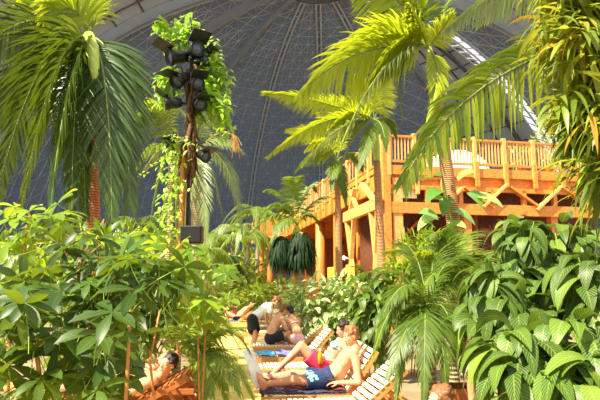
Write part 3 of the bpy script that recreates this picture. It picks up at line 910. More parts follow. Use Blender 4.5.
palm('tall leaning palm with a yellow-green crownshaft in front of the upper deck', V(P(462, 290, 11)[0] + .06, 11, 0), cr, fr, 'palm_mid', 'bark_brown', (.16, .1), 1.0, bend=(.12, 0, 0), shaft_r=.12, n=46, ll=.6, lw=.042, droop=1.0, r0=.028, N=4)
# palm whose crown is out of frame on the right
cr = P(650, 28, 5.2)
fr = [(F(462, 56, 5.1), F(402, 184, 4.9), {'n': 54, 'll': .62, 'lw': .034, 'var': .7, 't0': .2, 'droop': 1.5, 'raise_': .15, 'roll': 78, 'ang': (70, 42), 'mat': 'palm_mid', 'base_rnd': .72, 'N': 7}),
      (F(590, 30, 5.4), F(566, 150, 5.6), {'n': 50, 'll': .45}), (F(620, -60, 5.2), F(560, -90, 5.2)), (F(700, -20, 5.2), F(740, 120, 5.2)), (F(640, -80, 6), F(620, -120, 7)), (F(690, 60, 4.8), F(700, 200, 4.6))]
palm('palm beyond the edge whose frond sweeps across in front of the upper deck', V(P(660, 290, 5.2)[0], 5.2, 0), cr, fr, 'palm_mid', 'bark_brown', (.13, .09), .6, n=40, ll=.45, lw=.03, droop=1.4, r0=.016, N=5)
cr = P(640, -40, 7.5)
fr = [(F(510, -30, 7.3), F(446, 30, 7.2), {'n': 66, 'll': .62, 'droop': 1.2, 'roll': 70, 'mat': 'palm_grey'}), (F(556, -40, 7.6), F(478, 22, 7.8), {'n': 64, 'll': .62, 'droop': 1.2, 'roll': 70, 'mat': 'palm_grey'}),
      (F(640, -120, 7.5), F(560, -160, 7.5)), (F(700, -80, 7.5), F(760, 10, 7.5)), (F(600, -60, 7), F(570, 60, 6.8))]
palm('grey-green palm whose fronds arch down from above the roof arch', V(P(650, 290, 7.5)[0], 7.5, 0), cr, fr, 'palm_grey', 'bark_grey', (.15, .1), .7, n=44, ll=.5, lw=.028, droop=1.8, N=4)

# far palms beside the small balcony
cr = P(297, 226, 25.0)
fr = [(F(280, 190, 25), F(262, 214, 24.6)), (F(276, 200, 24.6), F(252, 232, 24.4)), (F(290, 168, 25), F(296, 180, 24.4), {'ll': .7}), (F(304, 175, 25.4), F(316, 190, 25.6), {'mat': 'palm_grey'}), (F(312, 196, 25.4), F(328, 196, 25.8), {'mat': 'palm_grey'}),
      (F(284, 186, 25.4), F(266, 190, 25.6)), (F(288, 205, 24), F(272, 240, 23.6)), (F(306, 205, 25), F(318, 222, 25))]
palm('palm with broad arching fronds above the dark weeping plants', V(P(297, 290, 25)[0], 25, 0), cr, fr, 'palm_mid', 'bark_grey', (.16, .13), .4, n=36, ll=.8, lw=.09, droop=.9)
for (px, lab, w, top_, h_) in ((281, 'dark green weeping plant by the small balcony, left of the pair', .42, 236, 1.7), (301, 'dark green weeping plant in front of the round log post, right of the pair', .58, 232, 1.95)):
    c = P(px, top_, 24.0); b_ = V(c[0], 24, 0)
    t = thing('weeping_plant', lab, 'plant', b_, 0, 'weeping plants beside the terrace')
    fo = Foliage(); k = 620
    u = rng.random(k); a = rng.uniform(0, 6.283, k)
    r_ = w * np.sin(math.pi * np.clip(u * .8 + .08, 0, 1)) ** .7 * rng.uniform(.75, 1.05, k)
    B = np.stack([r_ * np.cos(a), r_ * np.sin(a), c[2] - u * (h_ - .55)], 1)
    D = nrm(np.stack([np.cos(a) * .7, np.sin(a) * .7, np.full(k, -.55)], 1))
    fo.add(leaf_batch(B, D, np.tile(Z, (k, 1)) + np.stack([np.cos(a), np.sin(a), 0 * a], 1), rng.uniform(.4, .75, k), .06, 2.4, .1, 4, 'strap'), np.clip(rng.normal(.4, .25, k), 0, 1))
    fo.build('foliage', [M['palm_weep']], t)
    MB().tube([(0, 0, 0), (.03, 0, c[2] * .5), (0, 0, c[2])], [.13, .1, .09], 8).build('trunk', M['bark_grey'], t, True)
far = [(216, 240, 28, 1.9, 'palm_mid', 'pale feathery palm far beyond the speaker box'), (233, 232, 31, 2.2, 'palm_grey', 'greyish palm in the distant cluster right of the speaker box'), (248, 236, 27, 2.0, 'palm_mid', 'bright palm in the distant cluster beside the small balcony'),
       (222, 262, 24, 1.6, 'palm_weep', 'dark low palm in the distant cluster above the path'), (258, 214, 29, 2.2, 'palm_mid', 'tall distant palm whose fronds hang before the small balcony'), (140, 226, 22, 2.0, 'palm_dark', 'dark palm hanging behind the orange coconut trunk'), (205, 254, 21, 1.5, 'palm_mid', 'leafy palm under the speaker box')]
for px, py, d, L, mt, lab in far:
    cr = P(px, py, d)
    palm(lab, V(cr[0], d, 0), cr, auto_fronds(cr, 11, L, .45, .55), mt, 'bark_grey', (.13, .1), .3, group='palms in the distant cluster', n=26, ll=.5, lw=.05, droop=1.1)

# low palms: right of the loungers and left of the path
cr = P(428, 312, 6.6)
fr = [(F(398, 270, 6.4), F(374, 352, 6.1), {'ll': .33}), (F(408, 282, 6.2), F(396, 402, 5.9), {'ll': .34}), (F(426, 290, 6.0), F(424, 398, 5.7), {'ll': .36}), (F(446, 280, 6.3), F(462, 372, 6.1), {'ll': .34}),
      (F(400, 250, 6.8), F(372, 282, 6.9)), (F(420, 240, 7), F(398, 244, 7.2)), (F(440, 245, 6.8), F(470, 262, 6.8)), (F(414, 300, 6.1), F(388, 376, 5.8), {'ll': .33}), (F(440, 300, 6.0), F(446, 384, 5.8), {'ll': .34}),
      (F(410, 258, 6.3), F(384, 312, 6.1), {'ll': .34}), (F(432, 238, 7.2), F(446, 232, 7.4))]
palm('low feathery palm arching over the slatted lounger backs', V(P(430, 330, 6.6)[0], 6.6, 0), cr, fr, 'palm_mid', 'bark_grey', (.07, .06), .15, n=66, ll=.35, lw=.016, droop=.8, r0=.009, N=4, name='low_palm', base_rnd=.3, t0=.08)
cr = P(452, 282, 7.2)
fr = [(F(430, 236, 7.2), F(398, 262, 7), {'mat': 'palm_yellow'}), (F(446, 220, 7.4), F(430, 236, 7)), (F(470, 236, 7.4), F(500, 270, 7.2)), (F(460, 225, 7.6), F(476, 234, 7.8)), (F(436, 250, 6.8), F(412, 310, 6.6)), (F(458, 250, 6.8), F(470, 320, 6.6)), (F(420, 244, 7.6), F(385, 252, 7.8)), (F(480, 246, 7.2), F(508, 252, 7.4)),
      (F(440, 262, 6.7), F(426, 330, 6.5))]
palm('low palm with yellowish upper fronds beside the striped-leaf plants', V(P(452, 330, 7.2)[0], 7.2, 0), cr, fr, 'palm_mid', 'bark_grey', (.07, .06), .15, n=66, ll=.36, lw=.018, droop=.8, r0=.009, N=4, name='low_palm', t0=.1)
cr = P(500, 262, 7.8)
palm('low palm with red-brown fronds standing behind the striped-leaf plants', V(cr[0], 7.8, 0), cr, [(F(506, 220, 7.8), F(512, 226, 7.6)), (F(520, 224, 7.8), F(536, 240, 7.6)), (F(496, 222, 7.8), F(486, 236, 7.8)), (F(512, 214, 8), F(524, 216, 8)), (F(490, 240, 7.6), F(474, 262, 7.4))], 'red_leaf', 'bark_grey', (.06, .05), .1, n=40, ll=.26, lw=.018, droop=.5, r0=.01, name='low_palm')
cr = P(198, 358, 7.0)
fr = [(F(206, 314, 7), F(236, 334, 6.8)), (F(222, 322, 6.9), F(254, 400, 6.6)), (F(200, 304, 7.2), F(214, 312, 7.3)), (F(184, 314, 7.2), F(164, 334, 7.2)), (F(212, 332, 6.8), F(228, 404, 6.4)), (F(186, 312, 7.2), F(174, 342, 7.3)), (F(228, 310, 7.2), F(250, 352, 7.2)),
      (F(204, 324, 6.6), F(204, 408, 6.3)), (F(192, 306, 7.4), F(184, 308, 7.5)), (F(218, 320, 7.3), F(244, 330, 7.4)), (F(206, 334, 6.6), F(212, 396, 6.3)), (F(216, 340, 6.6), F(240, 392, 6.3)), (F(194, 326, 6.7), F(192, 352, 6.6))]
palm('low wispy palm on the left edge of the yellow path', V(P(198, 380, 7.0)[0], 7.0, 0), cr, fr, 'palm_mid', 'bark_grey', (.05, .04), .12, n=70, ll=.33, lw=.013, droop=.7, r0=.007, N=3, name='low_palm', base_rnd=.8, t0=.08)
cr = P(178, 340, 8.6)
palm('low palm with upright fronds behind the left lounger', V(cr[0], 8.6, 0), cr, auto_fronds(cr, 10, .95, .7, .15), 'palm_mid', 'bark_grey', (.06, .05), .12, n=46, ll=.26, lw=.018, droop=.5, r0=.01, name='low_palm', base_rnd=.6)

# ------------------------------------------------------------------ left thicket
def scatter(regs, n):
    out = []
    A = np.array([(x1 - x0) * (y1 - y0) for (x0, y0, x1, y1, d0, d1) in regs], float); A /= A.sum()
    for r_, w in zip(regs, A):
        for _ in range(max(2, int(round(n * w)))):
            out.append(P(rng.uniform(r_[0], r_[2]), rng.uniform(r_[1], r_[3]), rng.uniform(r_[4], r_[5])))
    return out


b_ = V(P(70, 300, 4.0)[0], 4.0, 0)
st = lambda pts: [np.array(q) for q in pts]
palmate('large glossy bush with hand-shaped dark leaves in front of the coconut trunk', b_,
        scatter([(20, 250, 130, 320, 3.6, 4.4), (-10, 290, 120, 400, 3.3, 4.1), (50, 225, 110, 250, 3.9, 4.4), (100, 330, 125, 395, 3.8, 4.4)], 104), (.24, .07), 'pachira', 6, trunk=[
            (st([b_, P(40, 380, 4), P(30, 300, 4)]), .02), (st([b_, P(72, 370, 4), P(80, 260, 4.1)]), .02), (st([b_ + V(.1, 0, 0), P(125, 372, 4), P(96, 335, 4), P(86, 320, 4)]), .022)])
b_ = V(P(128, 300, 3.5)[0], 3.5, 0)
palmate('slender upright bush with a thin orange-brown stem and hand-shaped leaves', b_,
        scatter([(100, 258, 165, 296, 3.4, 4.0), (150, 262, 190, 290, 3.5, 4.0)], 20), (.2, .062), 'pachira', 6, trunk=[(st([b_, P(127, 380, 3.5), P(129, 340, 3.5), P(131, 290, 3.5)]), .014)], rnd=(.35, .2))
b_ = V(P(20, 300, 4.6)[0], 4.6, 0)
palmate('yellow-green bush with large sunlit leaves at the left edge', b_,
        scatter([(-20, 205, 60, 250, 4.4, 5.0), (-20, 240, 40, 330, 4.6, 5.2), (30, 200, 60, 225, 4.6, 5.0)], 26), (.26, .085), 'bright_leaf', 5, trunk=[(st([b_, P(10, 330, 4.6), P(30, 215, 4.7)]), .016)], rnd=(.35, .25))
b_ = V(P(204, 300, 6.2)[0], 6.2, 0)
palmate('bright leafy bush growing below the speaker box', b_,
        scatter([(130, 240, 200, 275, 5.8, 6.6), (160, 265, 232, 320, 5.8, 6.6), (120, 270, 180, 318, 6.0, 6.8), (120, 232, 165, 250, 6.2, 6.8)], 64), (.25, .085), 'bright_leaf', 5, pet=.2, trunk=[(st([b_, P(198, 330, 6.2), P(184, 260, 6.2)]), .011), (st([b_, P(205, 340, 6.2), P(208, 280, 6.2)]), .01)], rnd=(.3, .25))
b_ = V(P(165, 330, 5.6)[0], 5.6, 0)
palmate('dark hand-leaved bush above the head of the left lounger', b_,
        scatter([(136, 292, 174, 326, 5.6, 6.0), (112, 318, 150, 348, 5.4, 6.0)], 28), (.24, .085), 'pachira', 6, trunk=[(st([b_, P(150, 360, 5.6), P(160, 310, 5.6)]), .016)], rnd=(.25, .2))
b_ = V(P(60, 260, 8.0)[0], 8.0, 0)
shrub('sunlit mixed bush behind the glossy hand-leaved bush', b_, [(P(20, 290, 8), V(1.0, .6, .6)), (P(110, 280, 8), V(.9, .6, .8)), (P(60, 320, 7.6), V(1.3, .6, .7)), (P(130, 330, 8), V(.8, .5, .7))], 900, (.24, .09), 'bright_leaf', 'ovate', stems=6, rnd=(.35, .28))
b_ = V(P(150, 330, 9.5)[0], 9.5, 0)
shrub('broad green bush between the left lounger and the coconut palm', b_, [(P(150, 325, 9.5), V(1.2, .6, .8)), (P(190, 300, 9.5), V(.7, .6, .7)), (P(110, 345, 9), V(1.0, .5, .7))], 700, (.24, .09), 'far_leaf', 'ovate', stems=6, rnd=(.45, .28))

# bushes along the right of the loungers
b_ = V(P(330, 330, 13.0)[0], 13.2, 0)
shrub('large pale-leaved bush behind the group sitting on the lounger', b_, [(P(318, 306, 13.2), V(.75, .7, .66)), (P(345, 303, 13.4), V(.7, .7, .66)), (P(298, 318, 13.4), V(.45, .5, .5)), (P(332, 322, 13), V(.8, .6, .7)), (P(352, 315, 12.8), V(.6, .6, .8))], 1100, (.24, .1), 'pale_bush', 'ovate', stems=7, droop=1.3, rnd=(.68, .3), hang=.3)
b_ = V(P(376, 330, 10.2)[0], 10.2, 0)
shrub('bush with long drooping light leaves between the pale bush and the low palm', b_, [(P(372, 300, 10.2), V(.5, .5, .55)), (P(385, 320, 10), V(.45, .5, .6)), (P(360, 330, 10.3), V(.35, .4, .5)), (P(398, 300, 10.2), V(.4, .5, .5))], 420, (.34, .12), 'calathea', 'ovate', stems=6, droop=1.8, rnd=(.5, .25), hang=.5)
b_ = V(P(415, 262, 10.0)[0], 10.4, 0)
shrub('bright feathery bush in front of the building corner', b_, [(P(408, 268, 10.4), V(.42, .5, .42)), (P(428, 254, 10.4), V(.6, .5, .4)), (P(396, 282, 10.2), V(.35, .4, .3)), (P(440, 262, 10.2), V(.6, .5, .5))], 700, (.26, .05), 'bright_leaf', 'lance', stems=6, rnd=(.35, .25))
b_ = V(P(268, 310, 21)[0], 21, 0)
shrub('sunlit green bush behind the bending woman', b_, [(P(265, 298, 21), V(.9, .7, .42)), (P(285, 294, 20), V(.7, .6, .42)), (P(250, 301, 22), V(.7, .6, .4))], 520, (.3, .12), 'far_leaf', 'ovate', stems=5, rnd=(.55, .3))
b_ = V(P(240, 290, 27)[0], 27, 0)
shrub('grey-green bush at the far end of the path', b_, [(P(240, 284, 27), V(1.2, .8, .9)), (P(215, 290, 27), V(1.2, .8, 1.1)), (P(254, 288, 27), V(.7, .8, .5))], 700, (.35, .14), 'far_leaf', 'ovate', stems=5, rnd=(.6, .3))
for i, (px, py, d, w, h, mt, lab) in enumerate([(150, 270, 30, 3.0, 3.2, 'far_leaf', 'distant leafy tree behind the coconut palm trunk'), (60, 262, 32, 4.0, 3.6, 'far_leaf', 'distant leafy tree at the far left'), (190, 268, 36, 2.6, 2.6, 'palm_mid', 'distant leafy tree behind the speaker box'), (225, 272, 40, 3.0, 2.2, 'far_leaf', 'distant leafy tree above the end of the path'), (250, 268, 46, 2.6, 2.6, 'palm_mid', 'distant leafy tree beside the small balcony'), (-10, 270, 26, 3, 2.6, 'palm_mid', 'distant leafy tree cut by the left edge')]):
    c = P(px, py, d); b_ = V(c[0], d, 0)
    shrub(lab, b_, [(c, V(w, 1.6, h * .55)), (c - Z * h * .5, V(w * .9, 1.6, h * .5)), (c + V(w * .3, 0, h * .25), V(w * .5, 1.2, h * .4))], 700, (.55, .2), mt, 'ovate', stems=4, name='leafy_tree', cat='tree', group='distant trees behind the thicket', stem_r=.08, rnd=(.5, .3))

# ------------------------------------------------------------------ striped big-leaf plants on the right
def striped(label, base, blobs, n, leaf, rnd=(.42, .22)):
    t = thing('striped_leaf_plant', label, 'plant', base, 0)
    fo = Foliage(); base = np.asarray(base, float)
    vol = np.array([np.prod(b[1]) ** .67 for b in blobs]); vol /= vol.sum()
    for (c, r), w in zip(blobs, vol):
        k = max(8, int(n * w)); d = rand_dirs(k, .35); d[:, 1] -= .25; d = nrm(d)
        c = np.asarray(c, float); r = np.asarray(r, float)
        B = c + d * r * (.6 + .4 * rng.random(k) ** .5)[:, None]
        D = nrm(d * V(1, 1, .3) + rng.normal(0, .3, (k, 3)) + Z * rng.uniform(-.5, .4, k)[:, None])
        L = leaf[0] * rng.uniform(.65, 1.15, k); W = leaf[1] * rng.uniform(.75, 1.1, k)
        fo.add(leaf_batch(B - base, D, np.tile(Z, (k, 1)) + d * .4 + rng.normal(0, .15, (k, 3)), L, W, rng.uniform(1.8, 3.4, k), .14, 8, 'ovate'), np.clip(rng.normal(rnd[0], rnd[1], k), 0, 1))
        for i in range(0, k, 3):
            q = B[i] - D[i] * .02
            fo.tube(bez(q - base, q - base - d[i] * .1 - Z * .12, c - base - Z * r[2] * .7, np.linspace(0, 1, 5)), .006, 1)
    fo.build('foliage', [M['calathea'], M['stem_green']], t)
    for c, r in blobs:
        s = base + V(rng.normal(0, .06), rng.normal(0, .06), 0)
        MB().tube(bez(s, (s + c) / 2 + rng.normal(0, .06, 3), np.asarray(c), np.linspace(0, 1, 8)) - base, np.linspace(.018, .01, 8), 6).build('stem', M['stem_green'], t, True)
    return t


striped('tall striped-leaf plant standing against the lower deck beam', V(P(530, 300, 6.0)[0], 6.0, 0), [(P(525, 250, 6.1), V(.28, .3, .38)), (P(560, 250, 6.2), V(.34, .3, .32)), (P(505, 282, 5.9), V(.26, .3, .3)), (P(545, 292, 5.8), V(.36, .3, .3)), (P(588, 262, 6.3), V(.2, .3, .25))], 340, (.38, .15))
striped('striped-leaf plant at the right edge below the hanging strap leaves', V(P(595, 300, 5.2)[0], 5.2, 0), [(P(592, 285, 5.2), V(.3, .3, .32)), (P(605, 320, 5.1), V(.3, .3, .3))], 110, (.4, .165))
striped('striped-leaf plant hanging beside the low palm', V(P(490, 330, 5.4)[0], 5.4, 0), [(P(492, 305, 5.4), V(.24, .26, .3)), (P(512, 320, 5.3), V(.24, .26, .28)), (P(482, 338, 5.3), V(.14, .2, .22))], 170, (.36, .14))
striped('large striped-leaf plant in front, lowest and nearest of the striped plants', V(P(545, 340, 4.4)[0], 4.4, 0), [(P(515, 352, 4.5), V(.26, .24, .2)), (P(560, 345, 4.5), V(.3, .24, .24)), (P(595, 350, 4.3), V(.2, .2, .24)), (P(535, 385, 4.3), V(.36, .24, .22)), (P(580, 385, 4.1), V(.24, .2, .2))], 240, (.36, .155), rnd=(.58, .22))

# climbing broad leaves on the leaning palm trunk
b_ = P(452, 236, 10.7)
t = thing('climbing_plant', 'broad-leaved climber clinging to the leaning palm trunk', 'climbing plant', b_)
fo = Foliage(); pts = []
for px, py in [(430, 178), (440, 190), (425, 200), (448, 198), (420, 212), (436, 216), (470, 192), (452, 210), (432, 226), (446, 226), (458, 180), (474, 196)]:
    pts.append(P(px, py, 10.7 + rng.normal(0, .1)) - b_)
pts = np.array(pts); k = len(pts)
D = nrm(np.stack([rng.normal(0, .8, k), -np.ones(k) * .5, rng.normal(.2, .3, k)], 1))
fo.add(leaf_batch(pts, D, np.tile(V(0, -.6, 1), (k, 1)), rng.uniform(.4, .62, k), rng.uniform(.24, .34, k), 1.2, .15, 6, 'heart'), rng.random(k))
fo.tube([V(.1, 0, -1.0), V(.05, -.1, -.3), V(-.05, -.1, .4), V(-.1, 0, 1.0)], .02, 1)
fo.build('foliage', [M['big_leaf'], M['stem_green']], t)

# drooping strap-leaf tree filling the upper right
b_ = V(P(640, 300, 4.6)[0], 4.6, 0)
t = thing('strap_leaf_tree', 'tree of drooping green, yellow and orange strap leaves at the upper right', 'tree', b_)
fo = Foliage()
edge = [(-30, 528), (0, 532), (40, 516), (75, 520), (105, 540), (140, 556), (180, 572), (215, 588), (240, 596)]
ex = lambda y: np.interp(y, [e[0] for e in edge], [e[1] for e in edge])
k = 180
for i in range(k):
    py = rng.uniform(-60, 190); px = ex(py) + 20 + rng.uniform(0, 1) ** .9 * (95 if py < 120 else 60)
    c = P(px, py, rng.uniform(4.1, 5.0)) - b_
    m_ = 13; wide = 1.0 + .9 * max(0, min(1, (px - 545) / 35)); gr = .14 * max(0, min(1, (px - 550) / 30))
    a = rng.uniform(0, 6.283, m_)
    D = nrm(np.stack([np.cos(a) - .25, np.sin(a) - .2, rng.normal(.1, .45, m_)], 1))
    fo.add(leaf_batch(np.tile(c, (m_, 1)) + rng.normal(0, .05, (m_, 3)), D, np.tile(Z, (m_, 1)) + rng.normal(0, .2, (m_, 3)), rng.uniform(.25, .46, m_), rng.uniform(.02, .034, m_) * wide, rng.uniform(.6, 2.4, m_), .2, 5, 'strap'), np.clip(rng.normal(.38, .24) - gr + rng.normal(0, .12, m_), 0, 1))
fo.build('foliage', [M['dracaena']], t)
for px, py in ((560, 20), (590, 80), (600, -20), (610, 150)):
    q = P(px + 20, py, 4.6) - b_
    MB().tube(bez(V(0, 0, 0), V(.1, 0, q[2] * .6), q, np.linspace(0, 1, 10)), np.linspace(.06, .015, 10), 7).build('branch', M['bark_grey'], t, True)
t = thing('hanging_strap_plant', 'bright green strap-leaved plant arching down at the right edge', 'plant', P(620, 150, 4.4))
o = P(620, 150, 4.4); fo = Foliage(); m_ = 46
B = np.stack([rng.normal(0, .08, m_), rng.normal(0, .1, m_), rng.uniform(-.5, .25, m_)], 1)
D = nrm(np.stack([rng.uniform(-1, -.1, m_), rng.normal(-.2, .4, m_), rng.uniform(.2, 1.0, m_)], 1))
fo.add(leaf_batch(B, D, np.tile(Z, (m_, 1)), rng.uniform(.45, .75, m_), rng.uniform(.03, .045, m_), rng.uniform(2.2, 3.4, m_), .2, 7, 'strap'), np.clip(rng.normal(.3, .2, m_), 0, 1))
fo.tube([V(.05, 0, -o[2]), V(.02, 0, -1), V(0, 0, .2)], .03, 1)
fo.build('foliage', [M['dracaena'], M['stem_brown']], t)

# ------------------------------------------------------------------ spotlight mast, fern, speaker
mc = P(184, 285, 14.0); mx = mc[0]
t = thing('lamp_mast', 'dark lighting mast wrapped in rough bark and fern', 'mast', (mx, 14, 0))
top = P(184, 18, 14)[2]; zb0 = P(184, 152, 14)[2]
pole = MB().tube([(.04, 0, 0), (.04, 0, top * .6), (-.0, 0, top * .95), (-.06, 0, top)], [.055, .055, .05, .03], 8).build('pole', M['black_metal'], t, True)
MB().tube([(-.12, .05, 0), (-.13, .05, zb0 * .5), (-.1, .05, zb0 + .3)], [.09, .085, .07], 9).build('log_post', M['wood_log'], t, True)
mb_ = MB()
for i in range(26):
    zz = rng.uniform(zb0 - .2, P(184, 60, 14)[2]); a = rng.uniform(0, 6.28); r_ = rng.uniform(.05, .16)
    p = V(.04 + r_ * math.cos(a), r_ * math.sin(a), zz)
    mb_.tube([p, p + V(rng.normal(0, .05), rng.normal(0, .05), -.4), p + V(rng.normal(0, .08), rng.normal(0, .08), -.9)], [.05, .06, .02], 6)
mb_.build('bark_wrap', M['bark_rough'], t, True)
for z_ in (P(0, 62, 14)[2], P(0, 84, 14)[2], P(0, 104, 14)[2], P(0, 143, 14)[2], P(0, 155, 14)[2]):
    MB().beam((-.45, -.05, z_), (.45, -.05, z_), .05, .05).build('cross_arm', M['black_metal'], t)


def spotlight(lab, px, py, d, aim, s=1.0):
    c = P(px, py, d)
    t = thing('spotlight', lab, 'spotlight', c, 0, 'spotlights on the mast')
    x = nrm(np.asarray(aim, float)); y = nrm(np.cross(Z, x)); z = np.cross(x, y); R = np.stack([y, z, x], 1)
    MB().lathe([(.02, -.24), (.10, -.22), (.13, -.10), (.13, .0), (.16, .08), (.17, .16), (.155, .16), (.14, .06), (.02, .05)], k=14, M=R * s).build('housing', M['black_metal'], t, True)
    MB().lathe([(.01, .10), (.14, .105), (.14, .12), (.01, .125)], k=14, M=R * s).build('lens', M['lamp_glass'], t, True)
    mb_ = MB()
    for sg in (-1, 1):
        mb_.beam(y * sg * .17 * s, y * sg * .17 * s + z * .26 * s - x * .05, .02, .04)
    mb_.beam(y * -.18 * s + z * .26 * s - x * .05, y * .18 * s + z * .26 * s - x * .05, .03, .03)
    mb_.build('yoke', M['black_metal'], t)
    f = MB().box(x * .22 * s + z * .24 * s, (.42 * s, .015, .34 * s), np.stack([y, nrm(z * .8 - x * .6), nrm(x * .8 + z * .6)], 1))
    f.build('barn_door', M['black_metal'], t)
    return t


spotlight('topmost left spotlight with a tilted flap on the mast', 176, 57, 13.8, (-.75, -.5, -.25), 1.35)
spotlight('black spotlight at the top right of the mast', 195, 50, 13.7, (.5, -.7, -.1), 1.2)
spotlight('spotlight second from the top on the right of the mast', 202, 60, 13.9, (.9, -.35, -.1), 1.0)
spotlight('spotlight below the topmost left one, facing down to the path', 180, 80, 13.8, (-.5, -.6, -.6), 1.2)
spotlight('middle spotlight on the right of the mast pointing forward', 197, 84, 13.7, (.4, -.85, -.3), 1.0)
spotlight('lowest left spotlight sticking out sideways from the mast', 172, 103, 13.8, (-.95, -.25, -.1), 1.1)
spotlight('lowest right spotlight on the mast half in the fern', 199, 104, 13.8, (.5, -.7, -.5), 1.0)
spotlight('pale spotlight low on the mast above the grey palm crown', 203, 156, 13.9, (.7, -.6, -.4), .9)
spotlight('single spotlight under the left of the mast over the palm frond', 173, 143, 13.9, (-.3, -.7, -.6), .9)
c = P(192, 235, 13.2)
t = thing('speaker_box', 'black loudspeaker box hung on the mast above the leafy bush', 'speaker', c)
MB().box((0, 0, 0), (.5, .34, .42), ch=.025).build('cabinet', M['black_metal'], t)
MB().box((0, -.172, 0), (.44, .012, .36), ch=.004).build('grille', noise_mat('speaker_grille', (16, 16, 16), (34, 34, 34), 90, .8), t)
MB().beam((-.1, .17, .1), (-.2, .8, .1), .05, .06).beam((-.1, .17, -.1), (-.2, .8, -.1), .05, .06).build('bracket', M['black_metal'], t)

# fern growing over the mast
o = P(190, 80, 13.9)
t = thing('mast_fern', 'light green fern spilling over the top of the lighting mast', 'fern', o)
pts = [((186, 60), (160, 16)), ((186, 50), (176, 20)), ((188, 48), (208, 38)), ((190, 60), (215, 52)), ((192, 70), (222, 66)), ((196, 75), (230, 95)), ((198, 80), (230, 128)), ((170, 40), (156, 22)), ((196, 90), (228, 118)), ((200, 60), (228, 70)), ((196, 90), (214, 128)), ((180, 80), (162, 96)), ((178, 70), (160, 78)), ((198, 62), (218, 84)),
       ((184, 44), (166, 50)), ((190, 100), (222, 112)), ((200, 70), (232, 78)), ((192, 110), (206, 124)), ((186, 40), (196, 22)), ((180, 92), (166, 106)), ((200, 84), (222, 104)), ((188, 36), (190, 14)), ((196, 66), (212, 100))]
for i, (a, b2) in enumerate(pts):
    d0, d1 = 14.2, 14.2 + rng.normal(0, .3)
    A_, E_ = P(*a, d0), P(*b2, d1)
    mid = (A_ + E_) / 2 + Z * .22 + rng.normal(0, .04, 3)
    frond(t, A_, mid, E_, n=34, ll=.2, lw=.075, mat='fern', droop=.5, t0=.08, r0=.008, N=3, stalk='stem_green', ang=(75, 50))
fo = Foliage(); B = []
for a, b2 in pts:
    A_, E_ = P(*a, 14.25), P(*b2, 14.1)
    for u in rng.random(34): B.append(A_ + (E_ - A_) * u + rng.normal(0, .09, 3) - Z * .15 * u * u)
for u in rng.random(420): B.append(P(208 + 15 * u + rng.normal(0, 5), 48 + 78 * u + rng.normal(0, 8), 14.0 + rng.normal(0, .15)))
for u in rng.random(130): B.append(P(163 + rng.normal(0, 3.5), 72 + 34 * u, 14.0 + rng.normal(0, .1)))
B = np.array(B) - o; k = len(B)
fo.add(leaf_batch(B, nrm(np.stack([rng.normal(.1, .8, k), rng.normal(-.4, .4, k), rng.normal(-.1, .5, k)], 1)), np.tile(V(0, -.6, 1), (k, 1)), rng.uniform(.13, .25, k), rng.uniform(.06, .1, k), 1.2, .2, 4, 'ovate'), np.clip(rng.normal(.5, .28, k), 0, 1))
fo.build('leaves', [M['fern']], t)
# climber hanging below on the log
o = P(180, 180, 13.8)
t = thing('climbing_vine', 'pale green vine climbing the log post under the spotlights', 'vine', o)
fo = Foliage(); k = 240
py = rng.uniform(134, 240, k); px = 174 + rng.normal(0, 7, k) - (py - 134) * .05
B = np.stack([P(a, b2, 13.7 + rng.normal(0, .12)) for a, b2 in zip(px, py)]) - o
fo.add(leaf_batch(B, nrm(np.stack([rng.normal(0, .8, k), np.full(k, -.5), rng.normal(-.2, .4, k)], 1)), np.tile(V(0, -.5, 1), (k, 1)), rng.uniform(.1, .22, k), rng.uniform(.06, .1, k), 1.2, .2, 4, 'ovate'), np.clip(rng.normal(.5, .25, k), 0, 1))
fo.tube([P(178, y_, 13.75) - o for y_ in (240, 210, 180, 150, 134)], .015, 1)
fo.tube([P(176, 150, 13.75) - o, P(160, 158, 13.8) - o, P(140, 176, 13.8) - o], .006, 1)
B = np.stack([P(176 - i * 2.2, 152 + i * 1.5 + rng.normal(0, 1.5), 13.8) for i in range(18)]) - o
fo.add(leaf_batch(B, nrm(np.stack([rng.normal(0, .6, 18), np.full(18, -.4), rng.normal(.2, .4, 18)], 1)), np.tile(V(0, -.5, 1), (18, 1)), .14, .08, .6, .2, 4, 'ovate'), rng.random(18))
fo.build('foliage', [M['fern'], M['stem_brown']], t)

